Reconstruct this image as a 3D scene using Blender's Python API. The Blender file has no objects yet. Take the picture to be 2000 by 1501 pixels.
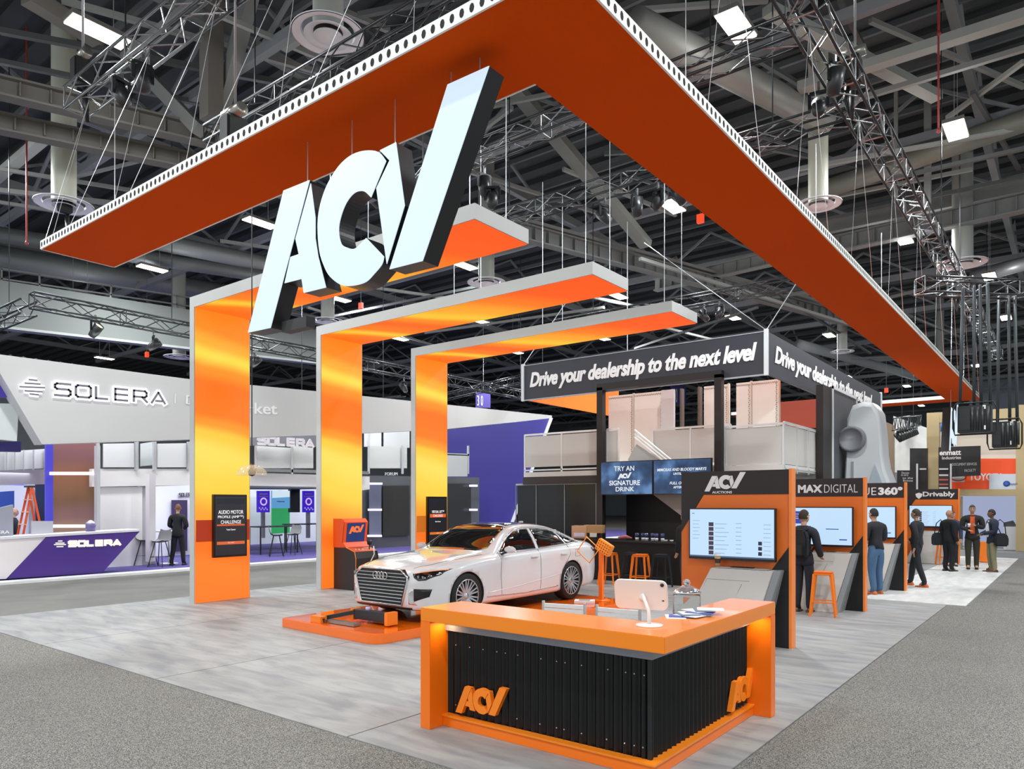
import bpy, bmesh, math, random
from math import sin, cos, pi, radians, sqrt
from mathutils import Vector, Matrix
from mathutils.bvhtree import BVHTree
from mathutils.geometry import delaunay_2d_cdt
random.seed(7)
SC = bpy.context.scene
COL = SC.collection
# ---------------------------------------------------------------- camera, world, lights, exposure
FPX, HZ, HC = 1428.0, 982.0, 1.95
cd = bpy.data.cameras.new('camera'); cam = bpy.data.objects.new('camera', cd); COL.objects.link(cam)
cd.sensor_width = 36; cd.lens = FPX / 2000 * 36; cd.shift_y = (HZ - 750.5) / 2000
cd.clip_end = 400; cd.clip_start = .05
cam.location = (0, 0, HC); cam.rotation_euler = (pi/2, 0, math.asin(.6137))
SC.camera = cam
SC.view_settings.view_transform = 'Standard'; SC.view_settings.look = 'None'
SC.view_settings.gamma = 1; SC.view_settings.use_curve_mapping = False
SC.view_settings.exposure = 0.0
w = bpy.data.worlds.new('hall_air'); SC.world = w; w.use_nodes = True
w.node_tree.nodes['Background'].inputs[0].default_value = (.86, .93, 1, 1)
w.node_tree.nodes['Background'].inputs[1].default_value = .95
LIGHTS = [(-15.6,6.5),(-5.4,14.2),(-2.5,21.6),(-10.3,21.6),(-21.9,14.3),(-29.6,14.4),(-35.9,14.2),(-50.4,21.4),(-19.4,21.9),
 (-16.7,29.4),(-31,29.3),(-21.7,36.4),(-24.7,29.4),(-28,36.4),(-14,36.4),(-11.2,43.6),(-13.8,58.7),(-11.1,66.4),(-12.2,80.5),
 (-5.7,59.5),(-27.2,21.9),(-41.6,28.9),(-7.5,-1),(2.5,-1),(2.5,6.5),(2.6,14.2),(5,21.6),(-15.5,-1),(-24,-1),(-24,6.5),(-3,36.4),(-3,45),(-5,29.4)]
for i, (x, y) in enumerate(LIGHTS):
    ld = bpy.data.lights.new('high_bay_glow', 'AREA'); ld.shape = 'RECTANGLE'; ld.size = 1.1; ld.size_y = .45
    ld.energy = 560; ld.color = (.93, .98, 1)
    pd = bpy.data.lights.new('roof_fill_glow', 'POINT'); pd.energy = 120; pd.shadow_soft_size = .3; pd.color = (.97, .99, 1)
    po = bpy.data.objects.new('roof_fill_glow', pd); COL.objects.link(po); po.location = (x, y, 11.1)  # added fill point below each lamp, brightens the roof deck and trusses
    lo = bpy.data.objects.new('high_bay_glow', ld); COL.objects.link(lo); lo.location = (x, y, 11.36)

AX, AY = (.7895, -.6137), (.6137, .7895)
def at(px, py, x=None, y=None, z=None):
    """a sight line of the survey met with a plane of the hall"""
    a = (px-1000)/FPX; d = (AX[0]*a+AX[1], AY[0]*a+AY[1], (HZ-py)/FPX)
    t = (z-HC)/d[2] if z is not None else (x/d[0] if x is not None else y/d[1])
    return Vector((d[0]*t, d[1]*t, HC+d[2]*t))

# ---------------------------------------------------------------- materials
def s2l(c): return c/12.92 if c <= .04045 else ((c+.055)/1.055)**2.4
def hexc(h): return tuple(s2l(int(h[i:i+2], 16)/255) for i in (0, 2, 4)) + (1,)
MC = {}
def mat(h, rough=.5, metal=0, emit=0, coat=0, alpha=1, trans=0, noise=0, nscale=20, bump=0, bscale=200, name=None):
    key = (h, rough, metal, emit, coat, alpha, trans, noise, nscale, bump, bscale)
    if key in MC: return MC[key]
    m = bpy.data.materials.new(name or 'mat_'+h); m.use_nodes = True
    nt = m.node_tree; p = nt.nodes['Principled BSDF']; I = p.inputs
    c = hexc(h); I['Base Color'].default_value = c; I['Roughness'].default_value = rough; I['Metallic'].default_value = metal
    if emit:
        I['Emission Color'].default_value = c; I['Emission Strength'].default_value = emit
        k_ = .15 if emit >= .5 else 1-emit; I['Base Color'].default_value = (c[0]*k_, c[1]*k_, c[2]*k_, 1)
    if coat: I['Coat Weight'].default_value = coat; I['Coat Roughness'].default_value = .04
    if alpha < 1: I['Alpha'].default_value = alpha
    if trans: I['Transmission Weight'].default_value = trans
    if noise or bump:
        tc = nt.nodes.new('ShaderNodeTexCoord')
        if noise:
            n = nt.nodes.new('ShaderNodeTexNoise'); n.inputs['Scale'].default_value = nscale; n.inputs['Detail'].default_value = 5
            nt.links.new(tc.outputs['Object'], n.inputs['Vector'])
            mr = nt.nodes.new('ShaderNodeMapRange'); mr.inputs[3].default_value = 1-noise; mr.inputs[4].default_value = 1+noise
            nt.links.new(n.outputs['Fac'], mr.inputs[0])
            mx = nt.nodes.new('ShaderNodeMix'); mx.data_type = 'RGBA'; mx.blend_type = 'MULTIPLY'; mx.inputs[0].default_value = 1
            mx.inputs[6].default_value = I['Base Color'].default_value; nt.links.new(mr.outputs[0], mx.inputs[7])
            nt.links.new(mx.outputs[2], I['Base Color'])
        if bump:
            n2 = nt.nodes.new('ShaderNodeTexNoise'); n2.inputs['Scale'].default_value = bscale
            nt.links.new(tc.outputs['Object'], n2.inputs['Vector'])
            b = nt.nodes.new('ShaderNodeBump'); b.inputs['Strength'].default_value = bump; b.inputs['Distance'].default_value = .01
            nt.links.new(n2.outputs['Fac'], b.inputs['Height']); nt.links.new(b.outputs[0], I['Normal'])
    MC[key] = m; return m
def ramp_mat(name, axis, lo, hi, stops, emit=1.0, warp=.35, wscale=.5):
    """backlit fabric print whose colour bands run along one axis (object space, metres)"""
    m = bpy.data.materials.new(name); m.use_nodes = True; nt = m.node_tree; p = nt.nodes['Principled BSDF']
    tc = nt.nodes.new('ShaderNodeTexCoord'); sp = nt.nodes.new('ShaderNodeSeparateXYZ'); nt.links.new(tc.outputs['Object'], sp.inputs[0])
    oth = nt.nodes.new('ShaderNodeMath'); oth.operation = 'MULTIPLY'; oth.inputs[1].default_value = -warp
    nt.links.new(sp.outputs[1], oth.inputs[0])
    ns = nt.nodes.new('ShaderNodeTexNoise'); ns.inputs['Scale'].default_value = wscale; ns.inputs['Detail'].default_value = 0
    nt.links.new(tc.outputs['Object'], ns.inputs['Vector'])
    nm = nt.nodes.new('ShaderNodeMath'); nm.operation = 'MULTIPLY_ADD'; nm.inputs[1].default_value = .5
    nt.links.new(ns.outputs['Fac'], nm.inputs[0]); nt.links.new(oth.outputs[0], nm.inputs[2])
    ad = nt.nodes.new('ShaderNodeMath'); nt.links.new(sp.outputs[axis], ad.inputs[0]); nt.links.new(nm.outputs[0], ad.inputs[1])
    mr = nt.nodes.new('ShaderNodeMapRange'); mr.inputs[1].default_value = lo; mr.inputs[2].default_value = hi
    nt.links.new(ad.outputs[0], mr.inputs[0])
    cr = nt.nodes.new('ShaderNodeValToRGB'); cr.color_ramp.interpolation = 'EASE'; nt.links.new(mr.outputs[0], cr.inputs[0])
    el = cr.color_ramp.elements
    while len(el) > 1: el.remove(el[-1])
    el[0].position = stops[0][0]; el[0].color = hexc(stops[0][1])
    for pos, h in stops[1:]:
        e = el.new(pos); e.color = hexc(h)
    nt.links.new(cr.outputs[0], p.inputs['Emission Color']); p.inputs['Emission Strength'].default_value = emit
    p.inputs['Base Color'].default_value = (.12, .04, .01, 1); p.inputs['Roughness'].default_value = .7
    return m

# ---------------------------------------------------------------- mesh building
class MB:
    def __init__(s): s.v = []; s.f = []; s.sm = []
    def add(s, vs, fs, smooth=False):
        o = len(s.v); s.v += [tuple(v) for v in vs]; s.f += [tuple(i+o for i in f) for f in fs]; s.sm += [smooth]*len(fs); return s
    def box(s, x0, x1, y0, y1, z0, z1):
        if x0 > x1: x0, x1 = x1, x0
        if y0 > y1: y0, y1 = y1, y0
        if z0 > z1: z0, z1 = z1, z0
        return s.add([(x0,y0,z0),(x1,y0,z0),(x1,y1,z0),(x0,y1,z0),(x0,y0,z1),(x1,y0,z1),(x1,y1,z1),(x0,y1,z1)],
                     [(0,3,2,1),(4,5,6,7),(0,1,5,4),(1,2,6,5),(2,3,7,6),(3,0,4,7)])
    def prism(s, poly, axis, a, b):
        """poly of 2-D points extruded along an axis: 'x' -> (y,z), 'y' -> (x,z), 'z' -> (x,y)"""
        def P(p, t): return {'x': (t, p[0], p[1]), 'y': (p[0], t, p[1]), 'z': (p[0], p[1], t)}[axis]
        n = len(poly)
        ar = sum(poly[i][0]*poly[(i+1) % n][1]-poly[(i+1) % n][0]*poly[i][1] for i in range(n))
        if (ar < 0) != (axis == 'y'): poly = poly[::-1]
        if a > b: a, b = b, a
        vs = [P(p, a) for p in poly]+[P(p, b) for p in poly]
        fs = [tuple(range(n-1, -1, -1)), tuple(range(n, 2*n))]+[(i, (i+1) % n, n+(i+1) % n, n+i) for i in range(n)]
        return s.add(vs, fs)
    def bar(s, a, b, w, h=None, up=(0,0,1), w2=None, h2=None):
        a, b = Vector(a), Vector(b); h = h or w; d = (b-a).normalized(); up = Vector(up)
        if abs(d.dot(up)) > .98: up = Vector((1,0,0))
        sx = d.cross(up).normalized(); sy = sx.cross(d).normalized(); w2 = w2 or w; h2 = h2 or h
        vs = [a+sx*i*w/2+sy*j*h/2 for i, j in ((-1,-1),(1,-1),(1,1),(-1,1))]+[b+sx*i*w2/2+sy*j*h2/2 for i, j in ((-1,-1),(1,-1),(1,1),(-1,1))]
        return s.add(vs, [(0,1,2,3),(7,6,5,4),(0,4,5,1),(1,5,6,2),(2,6,7,3),(3,7,4,0)])
    def tube(s, pts, r, n=8, closed=False, cap=True):
        pts = [Vector(p) for p in pts]; k = len(pts); vs = []; fs = []
        rr = r if isinstance(r, (list, tuple)) else [r]*k
        prev = None
        for i, p in enumerate(pts):
            if closed: d = pts[(i+1) % k]-pts[i-1]
            else: d = pts[min(i+1, k-1)]-pts[max(i-1, 0)]
            d.normalize()
            if prev is None:
                u = Vector((0,0,1)) if abs(d.z) < .9 else Vector((1,0,0)); sx = d.cross(u).normalized()
            else: sx = (prev - d*prev.dot(d)).normalized()
            prev = sx; sy = d.cross(sx)
            vs += [p+(sx*cos(2*pi*j/n)+sy*sin(2*pi*j/n))*rr[i] for j in range(n)]
        for i in range(k if closed else k-1):
            for j in range(n):
                a, b = i*n+j, i*n+(j+1) % n; c, d_ = ((i+1) % k)*n+(j+1) % n, ((i+1) % k)*n+j
                fs.append((a, b, c, d_))
        if cap and not closed: fs += [tuple(range(n-1, -1, -1)), tuple(range((k-1)*n, k*n))]
        return s.add(vs, fs, True)
    def lathe(s, prof, n=24, c=(0,0,0), axis='z', cap=True):
        """profile of (radius, height) about an axis through c"""
        c = Vector(c); vs = []; fs = []; k = len(prof)
        for r, h in prof:
            for j in range(n):
                a = 2*pi*j/n; q = (r*cos(a), r*sin(a), h)
                if axis == 'y': q = (q[0], q[2], -q[1])
                if axis == 'x': q = (q[2], q[0], q[1])
                vs.append(c+Vector(q))
        for i in range(k-1):
            for j in range(n): fs.append((i*n+j, i*n+(j+1) % n, (i+1)*n+(j+1) % n, (i+1)*n+j))
        if cap: fs += [tuple(range(n-1, -1, -1)), tuple(range((k-1)*n, k*n))]
        return s.add(vs, fs, True)
    def grid(s, rows, closed=False):
        n = len(rows[0]); vs = [p for r in rows for p in r]; fs = []
        for i in range(len(rows)-1):
            for j in range(n if closed else n-1):
                fs.append((i*n+j, i*n+(j+1) % n, (i+1)*n+(j+1) % n, (i+1)*n+j))
        return s.add(vs, fs, True)
    def mesh(s, name, m, off=(0,0,0), bev=0):
        me = bpy.data.meshes.new(name); o = Vector(off)
        me.from_pydata([tuple(Vector(v)-o) for v in s.v], [], s.f)
        me.polygons.foreach_set('use_smooth', s.sm)
        if bev:
            bm = bmesh.new(); bm.from_mesh(me)
            bmesh.ops.bevel(bm, geom=bm.edges[:], offset=bev, segments=2, affect='EDGES', clamp_overlap=True); bm.to_mesh(me); bm.free()
        for mm in (m if isinstance(m, list) else [m]): me.materials.append(mm)
        me.update(); return me
    def build(s, name, m, parent=None, bev=0, world=True):
        """one mesh object; with world=True the vertices are hall coordinates, else local to the parent"""
        if parent is not None:
            off = Vector((0,0,0)); q = parent
            if world:
                while q is not None: off += q.location; q = q.parent
            o = bpy.data.objects.new(name, s.mesh(name, m, off, bev)); o.parent = parent
        else:
            if world:
                xs, ys, zs = zip(*s.v); off = Vector(((min(xs)+max(xs))/2, (min(ys)+max(ys))/2, min(zs)))
            else: off = Vector((0,0,0))
            o = bpy.data.objects.new(name, s.mesh(name, m, off, bev)); o.location = off
        COL.objects.link(o); return o
def tag(o, label=None, cat=None, group=None, kind=None):
    if label: o['label'] = label
    if cat: o['category'] = cat
    if group: o['group'] = group
    if kind: o['kind'] = kind
    return o
def thing(name, loc, label, cat, group=None, rz=0):
    o = bpy.data.objects.new(name, None); COL.objects.link(o); o.location = loc; o.rotation_euler.z = rz
    o.empty_display_size = .1
    return tag(o, label, cat, group)
def struct(o): o['kind'] = 'structure'; return o
def dup(r, loc=None, rz=None, label=None, parent=None):
    c = r.copy(); COL.objects.link(c)
    if parent is not None: c.parent = parent
    if loc is not None: c.location = loc
    if rz is not None: c.rotation_euler.z = rz
    if label: c['label'] = label
    for ch in r.children: dup(ch, parent=c)
    return c
def share(parent, name, me, loc, rot=(0,0,0)):
    o = bpy.data.objects.new(name, me); o.parent = parent; o.location = loc; o.rotation_euler = rot; COL.objects.link(o); return o
def text_mb(s, origin, right, up, width, height, depth=.01, bold=0, shear=0, res=3, space=1.0):
    """lettering fitted to width x height, standing out from the plane by depth"""
    cu = bpy.data.curves.new('lettering', 'FONT'); cu.body = s; cu.size = 1; cu.shear = shear; cu.resolution_u = res
    cu.offset = bold; cu.extrude = .5; cu.space_character = space
    o = bpy.data.objects.new('lettering', cu); me = o.to_mesh()
    right = Vector(right).normalized(); up = Vector(up).normalized(); nrm = right.cross(up)
    vs = [v.co.copy() for v in me.vertices]; fs = [tuple(p.vertices) for p in me.polygons]
    o.to_mesh_clear(); bpy.data.objects.remove(o); bpy.data.curves.remove(cu)
    x0 = min(v.x for v in vs); x1 = max(v.x for v in vs); y0 = min(v.y for v in vs); y1 = max(v.y for v in vs)
    origin = Vector(origin)
    vs = [origin+right*((v.x-x0)/(x1-x0)*width)+up*((v.y-y0)/(y1-y0)*height)+nrm*((v.z+.5)*depth) for v in vs]
    return MB().add(vs, fs)
def text(s, name, origin, right, up, width, height, m, parent=None, world=True, **k):
    return text_mb(s, origin, right, up, width, height, **k).build(name, m, parent, world=world)
# the three-letter mark as five pieces in a box 3.67 wide and 1.81 high
LOGO = [[(-.02,.01),(.68,1.5),(1.15,1.49),(.43,0)],
 [(1.17,1.45),(1.25,1.06),(1.25,.84),(1.3,.63),(1.43,.28),(1.05,.29),(1.01,.45),(.7,.46),(.81,.73),(.96,.73),(.9,.91)],
 [(2.25,1.47),(2.36,1.35),(2.14,1.05),(2.03,1.14),(1.89,1.16),(1.76,1.09),(1.67,.96),(1.64,.83),(1.68,.69),(1.77,.63),(1.89,.59),(2,.63),(2.07,.66),(2.33,.42),(2.3,.35),(2.19,.28),(2.06,.22),(1.86,.22),(1.68,.26),(1.5,.38),(1.4,.51),(1.32,.69),(1.29,.95),(1.32,1.14),(1.41,1.31),(1.53,1.43),(1.68,1.52),(1.86,1.56),(2.06,1.54)],
 [(2.27,1.48),(2.5,1.49),(2.62,.85),(2.37,.34),(2.22,1.12),(2.41,1.34)],
 [(2.41,.28),(3.18,1.81),(3.67,1.8),(2.86,.27)]]
def smooth_run(p, corners):
    out = []; n = len(p)
    for i in range(n):
        j = (i+1) % n
        if i in corners and j in corners: out.append(p[i]); continue
        p0 = p[i-1] if i not in corners else p[i]; p3 = p[(j+1) % n] if j not in corners else p[j]
        for s in range(4):
            t = s/4; out.append(tuple(.5*(2*p[i][a]+(p[j][a]-p0[a])*t+(2*p0[a]-5*p[i][a]+4*p[j][a]-p3[a])*t*t+(3*p[i][a]-p0[a]-3*p[j][a]+p3[a])*t**3) for a in (0,1)))
    return out
LOGO[2] = smooth_run(LOGO[2], {1,2,12,13})
LOGO[1] = smooth_run(LOGO[1][:4], {0,3})[:-1] + LOGO[1][3:] if False else LOGO[1]
GL = {'S':[[(1.2,1),(.15,1),(0,.88),(0,.66),(.15,.54),(1.05,.54),(1.2,.42),(1.2,.13),(1.05,0),(0,0)]], 'O':[[(.15,1),(1.05,1),(1.2,.86),(1.2,.14),(1.05,0),(.15,0),(0,.14),(0,.86),(.15,1)]],
 'L':[[(0,1),(0,0),(.95,0)]], 'E':[[(1.05,1),(0,1)],[(0,.5),(1.05,.5)],[(1.05,0),(0,0)],[(0,1),(0,0)]], 'R':[[(0,0),(0,1),(1.0,1),(1.15,.86),(1.15,.56),(1.0,.44),(0,.44)],[(.75,.44),(1.2,0)]], 'A':[[(0,0),(.62,1),(1.24,0)],[(.4,.2),(.95,.2)]]}
def stroke_word(s, a, b, height, thick, depth, name, m, parent, world=True):
    """wide line-built capitals standing on the base line a-b"""
    a, b = Vector(a), Vector(b); r = b-a; L = r.length; r.normalize(); n = r.cross(Vector((0,0,1))).normalized(); tot = sum(1.2+.42 for c in s)-.42; sc = L/tot; mb = MB(); u = 0
    for c in s:
        for st in GL[c]:
            for i in range(len(st)-1):
                p, q = (a+r*((u+st[k][0])*sc)+Vector((0,0,st[k][1]*height))+n*depth/2 for k in (i,i+1)); d = (q-p).normalized()*thick*.35
                mb.bar(p-d, q+d, depth, thick, up=d.cross(n))
        u += 1.62
    return mb.build(name, m, parent, world=world)
def logo_polys(w_, h_): return [[(x/3.69*w_, z/1.81*h_) for x, z in p] for p in LOGO]
def logo(parent, origin, right, w_, h_, depth, m, name='logo_letter', world=True):
    right = Vector(right); up = Vector((0,0,1)); n = right.cross(up); out = []
    for p in logo_polys(w_, h_):
        k = len(p); o = Vector(origin)
        ar = sum(p[i][0]*p[(i+1) % k][1]-p[(i+1) % k][0]*p[i][1] for i in range(k))
        if ar < 0: p = p[::-1]
        vs = [o+right*a+up*b+n*depth for a, b in p]+[o+right*a+up*b for a, b in p]
        mb = MB().add(vs, [tuple(range(k)), tuple(range(2*k-1, k-1, -1))]+[((i+1) % k, i, k+i, k+(i+1) % k) for i in range(k)])
        out.append(mb.build(name, m, parent, world=world))
    return out
WHITE = mat('e8e8e6', .5); BLACK = mat('141414', .45); DARK = mat('26221f', .55); ORANGE = mat('ff7e18', .35)
ALU = mat('c9ccce', .35, .7); GREY = mat('9a9c9e', .5); STEEL = mat('5b5d5f', .5, .3)
# ---------------------------------------------------------------- setting: floors, walls, roof
def floor_mat(name, base, streak, sx, sy, dark='6e7072', dark_amt=.5, rough=.55):
    m = bpy.data.materials.new(name); m.use_nodes = True; nt = m.node_tree; p = nt.nodes['Principled BSDF']
    tc = nt.nodes.new('ShaderNodeTexCoord')
    mp = nt.nodes.new('ShaderNodeMapping'); mp.inputs['Scale'].default_value = (sx, sy, 1); nt.links.new(tc.outputs['Object'], mp.inputs[0])
    n1 = nt.nodes.new('ShaderNodeTexNoise'); n1.inputs['Scale'].default_value = 1.6; n1.inputs['Detail'].default_value = 7; n1.inputs['Distortion'].default_value = .6
    nt.links.new(mp.outputs[0], n1.inputs['Vector'])
    r1 = nt.nodes.new('ShaderNodeValToRGB'); nt.links.new(n1.outputs['Fac'], r1.inputs[0])
    r1.color_ramp.elements[0].position = .34; r1.color_ramp.elements[0].color = hexc(streak)
    r1.color_ramp.elements[1].position = .62; r1.color_ramp.elements[1].color = hexc(base)
    n2 = nt.nodes.new('ShaderNodeTexNoise'); n2.inputs['Scale'].default_value = 5; n2.inputs['Detail'].default_value = 6
    nt.links.new(mp.outputs[0], n2.inputs['Vector'])
    r2 = nt.nodes.new('ShaderNodeMapRange'); r2.inputs[1].default_value = .62; r2.inputs[2].default_value = .74; r2.inputs[4].default_value = dark_amt
    nt.links.new(n2.outputs['Fac'], r2.inputs[0])
    mx = nt.nodes.new('ShaderNodeMix'); mx.data_type = 'RGBA'; nt.links.new(r2.outputs[0], mx.inputs[0])
    nt.links.new(r1.outputs[0], mx.inputs[6]); mx.inputs[7].default_value = hexc(dark)
    nt.links.new(mx.outputs[2], p.inputs['Base Color']); p.inputs['Roughness'].default_value = rough
    return m
def carpet_mat():
    m = bpy.data.materials.new('speckled_carpet'); m.use_nodes = True; nt = m.node_tree; p = nt.nodes['Principled BSDF']
    tc = nt.nodes.new('ShaderNodeTexCoord')
    n = nt.nodes.new('ShaderNodeTexNoise'); n.inputs['Scale'].default_value = 110; n.inputs['Detail'].default_value = 3; n.inputs['Roughness'].default_value = .8
    nt.links.new(tc.outputs['Object'], n.inputs['Vector'])
    r = nt.nodes.new('ShaderNodeValToRGB'); nt.links.new(n.outputs['Fac'], r.inputs[0])
    e = r.color_ramp.elements; e[0].position = .38; e[0].color = hexc('2e2d2b'); e[1].position = .62; e[1].color = hexc('b4b0a8')
    q = e.new(.5); q.color = hexc('797670')
    nt.links.new(r.outputs[0], p.inputs['Base Color']); p.inputs['Roughness'].default_value = .95
    b = nt.nodes.new('ShaderNodeBump'); b.inputs['Strength'].default_value = .6; b.inputs['Distance'].default_value = .01
    nt.links.new(n.outputs['Fac'], b.inputs['Height']); nt.links.new(b.outputs[0], p.inputs['Normal'])
    return m
CONC = floor_mat('printed_concrete_vinyl', 'a3a3a0', '86878a', .8, 3.2)
AISLE = floor_mat('aisle_floor', '777570', '6c6b66', .6, .6, dark_amt=.15, rough=.8)
PALE = floor_mat('pale_vinyl', 'e0e0dd', 'c9cac8', 3, 1, dark='a8a8a6', dark_amt=.3)
fl = struct(MB().box(-75, 25, -8, 110, -.1, 0).build('floor', AISLE))
cp = struct(MB().box(-60, 25, -8, 3.95, 0, .006).box(-2.0, 25, 3.95, 31, 0, .006).build('floor_carpet', carpet_mat()))
# booth floor of printed vinyl sheets, seams every three metres
edges = [-14.6, -11.25, -8.05, -4.8, -2.0]
bf = struct(MB().box(-14.6, -2.0, 3.95, 31.2, 0, .004).build('floor_booth', mat('4a4a48', .8)))
for i in range(4):
    MB().box(edges[i]+.008, edges[i+1]-.008, 3.95, 31.2, .004, .014).build('vinyl_sheet', CONC, bf)
wc = struct(MB().box(-3.5, -1.7, 16.1, 31.0, .0, .02).build('floor_pale_strip', PALE))
struct(MB().box(-22, 25, 31.3, 46, 0, .006).build('floor_cross_aisle', mat('7b7b7b', .9, noise=.15, nscale=3)))
DECK = mat('333738', .8); WALLG = mat('6d7378', .8, noise=.08, nscale=.3)
rf = MB()
for k in range(120): rf.box(-75, 25, -8+k, -7.5+k, 14.9, 15.1)
rf.box(-75, 25, -8, 112, 15.1, 15.3)
struct(rf.build('ceiling', DECK))
struct(MB().box(-75, 25, 100, 100.5, 0, 15).build('wall_back', WALLG))
struct(MB().box(-75, -74.5, -8, 110, 0, 15).build('wall_left', mat('a2a8ac', .8)))
struct(MB().box(-9, 25, 88, 88.4, 7, 15).build('wall_upper_panel', mat('8b929c', .8)))

# ---------------------------------------------------------------- suspended orange fascia (C shape) with perforated rim
FAB = mat('d64c00', .9, noise=.03, nscale=.6, name='orange_fabric'); FAB.node_tree.nodes['Principled BSDF'].inputs['Specular IOR Level'].default_value = .1
RIM = mat('eceae4', .5)
Zf = 5.94
fr = thing('hanging_canopy', (-3.03, 4.54, Zf), 'huge flat orange canopy frame hanging over the booth, white perforated rim', 'hanging sign')
MB().prism([(-3.03,4.54),(-12.9,4.54),(-12.9,5.63),(-4.1,5.63),(-4.1,32.3),(-12.5,32.3),(-12.5,33.4),(-3.03,33.4)], 'z', Zf, Zf+.05).build('fabric_panel', FAB, fr)
def rim(name, a, b, nrm, holes=True):
    a, b, n = Vector(a), Vector(b), Vector(nrm)
    m = MB().bar(a+Vector((0,0,.06)), b+Vector((0,0,.06)), .02, .13); o = m.build(name, RIM, fr)
    if holes:
        d = (b-a); L = d.length; d.normalize(); hm = MB(); k = int(L/.11)
        for i in range(k):
            c = a+d*(.06+i*.11)+Vector((0,0,.06))+n*.0102; up = Vector((0,0,1))
            vs = [c+(d*cos(t*pi/4)*.026+up*sin(t*pi/4)*.04) for t in range(8)]
            vs += [v+n*.002 for v in vs]
            hm.add(vs, [tuple(range(8, 16)), tuple(range(7,-1,-1))]+[(j, (j+1) % 8, 8+(j+1) % 8, 8+j) for j in range(8)])
        h = hm.build('perforation', mat('1a1512', .8), o); h['kind'] = 'stuff'
rim('rim', (-12.9,4.53,Zf), (-3.02,4.53,Zf), (0,-1,0)); rim('rim', (-3.02,4.53,Zf), (-3.02,33.4,Zf), (1,0,0))
rim('rim', (-12.5,32.29,Zf), (-4.1,32.29,Zf), (0,-1,0), False); rim('rim', (-12.9,5.64,Zf), (-4.1,5.64,Zf), (0,1,0), False)
rim('rim', (-12.91,4.54,Zf), (-12.91,5.63,Zf), (-1,0,0), False)
# ---------------------------------------------------------------- big illuminated sign under it
sg = thing('illuminated_letter_sign', (-7.73, 4.9, 3.95), 'big hanging white backlit three-letter sign with black sides', 'sign')
FACE = mat('d8ecfb', .4, emit=.93); SIDE = mat('1b1d1f', .35)
for p in LOGO:
    pw = [(-7.73+x, 3.95+z) for x, z in p]
    b = MB().prism(pw, 'y', 4.905, 5.11).build('letter_body', SIDE, sg)
    MB().prism(pw, 'y', 4.895, 4.904).build('lit_face', FACE, b)
for x, z0 in ((-6.75,5.43),(-6.0,5.4),(-5.35,5.42),(-4.6,5.7),(-4.25,5.7)):
    MB().bar((x,5.0,z0), (x,5.0,Zf), .008).build('hanging_wire', ALU, sg)
MB().box(-7.2,-6.75,4.98,5.1,3.9,4.02).build('driver_box', BLACK, sg)

# ---------------------------------------------------------------- three backlit arches
COLR = [(0,'ff7a20'),(.12,'ff8020'),(.2,'ff7010'),(.3,'ffa52c'),(.4,'ffd848'),(.5,'ffe460'),(.56,'ffd040'),(.6,'ff9a25'),(.64,'ff7a14'),(.75,'ff7412'),(.8,'ff9320'),(.85,'ffe04c'),(.89,'ffb030'),(.94,'ff8a1c'),(1,'ff8418')]
BMR = [(0,'ff6a10'),(.06,'ff7a14'),(.12,'ffc836'),(.18,'ff7e18'),(.3,'ff6410'),(.38,'ff8a1c'),(.45,'ffc834'),(.55,'ffa828'),(.68,'ff7a14'),(.8,'ff5a0c'),(1,'ff560a')]
MCOL = ramp_mat('backlit_column_print', 2, .3, 6.0, COLR, emit=.95, warp=-.22)
MBEAM = ramp_mat('backlit_beam_print', 0, 0, 7.25, BMR, emit=.95, warp=.7)
AGR = mat('bdbdb9', .5)
where = ['nearest one, glass dome hanging by its column', 'middle one, arcade cabinet at its foot', 'farthest one, its column rising behind the car']
for i, y0 in enumerate((7.35, 10.32, 13.28)):
    a = thing('portal_arch', (-13.62, y0, 0), 'tall orange backlit arch, '+where[i], 'arch', 'backlit arches')
    y1 = y0+1.2
    MB().prism([(-13.62,0),(-13.46,0),(-13.46,5.72),(-6.34,5.72),(-6.34,5.93),(-13.62,5.93)], 'y', y0, y1).build('frame', AGR, a)
    o = MB().box(-13.462,-13.445,y0+.02,y1-.02,.02,5.715).build('backlit_column_face', MCOL, a, world=True)
    o.location = (0.16, .02, 0); o.data.transform(Matrix.Translation((-.16,-.02,0)))
    o = MB().box(-13.44,-6.36,y0+.02,y1-.02,5.705,5.722).build('backlit_beam_face', MBEAM, a)
    o.location = (.18, .02, 5.7); o.data.transform(Matrix.Translation((-.18,-.02,-5.7)))
    for xx, yy in ((-6.6,y0+.2),(-6.6,y1-.2),(-9.6,y0+.2),(-9.6,y1-.2)):
        MB().bar((xx,yy,5.93),(xx,yy,9.2),.01).build('hanging_wire', ALU, a)
def wall_screen(y0, label, lines, bands):
    t = thing('portrait_screen', (-13.4, y0, 1.0), label, 'screen')
    yc = y0
    MB().box(-13.44,-13.36,yc-.36,yc+.36,.88,2.12).build('casing', mat('17100e', .3), t, bev=.004)
    MB().box(-13.36,-13.352,yc-.33,yc+.33,.92,2.08).build('display', mat('2b2a30', .25, emit=.8), t)
    for z0, z1, h in bands: MB().box(-13.352,-13.349,yc-.30,yc+.30,z0,z1).build('display_band', mat(h, .3, emit=.85), t)
    for s, z, h, wd, hx in lines:
        text(s, 'lettering', (-13.351, yc-wd/2, z), (0,1,0), (0,0,1), wd, h, mat(hx, .4, emit=.95), t, depth=.003, bold=.0)
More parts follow.
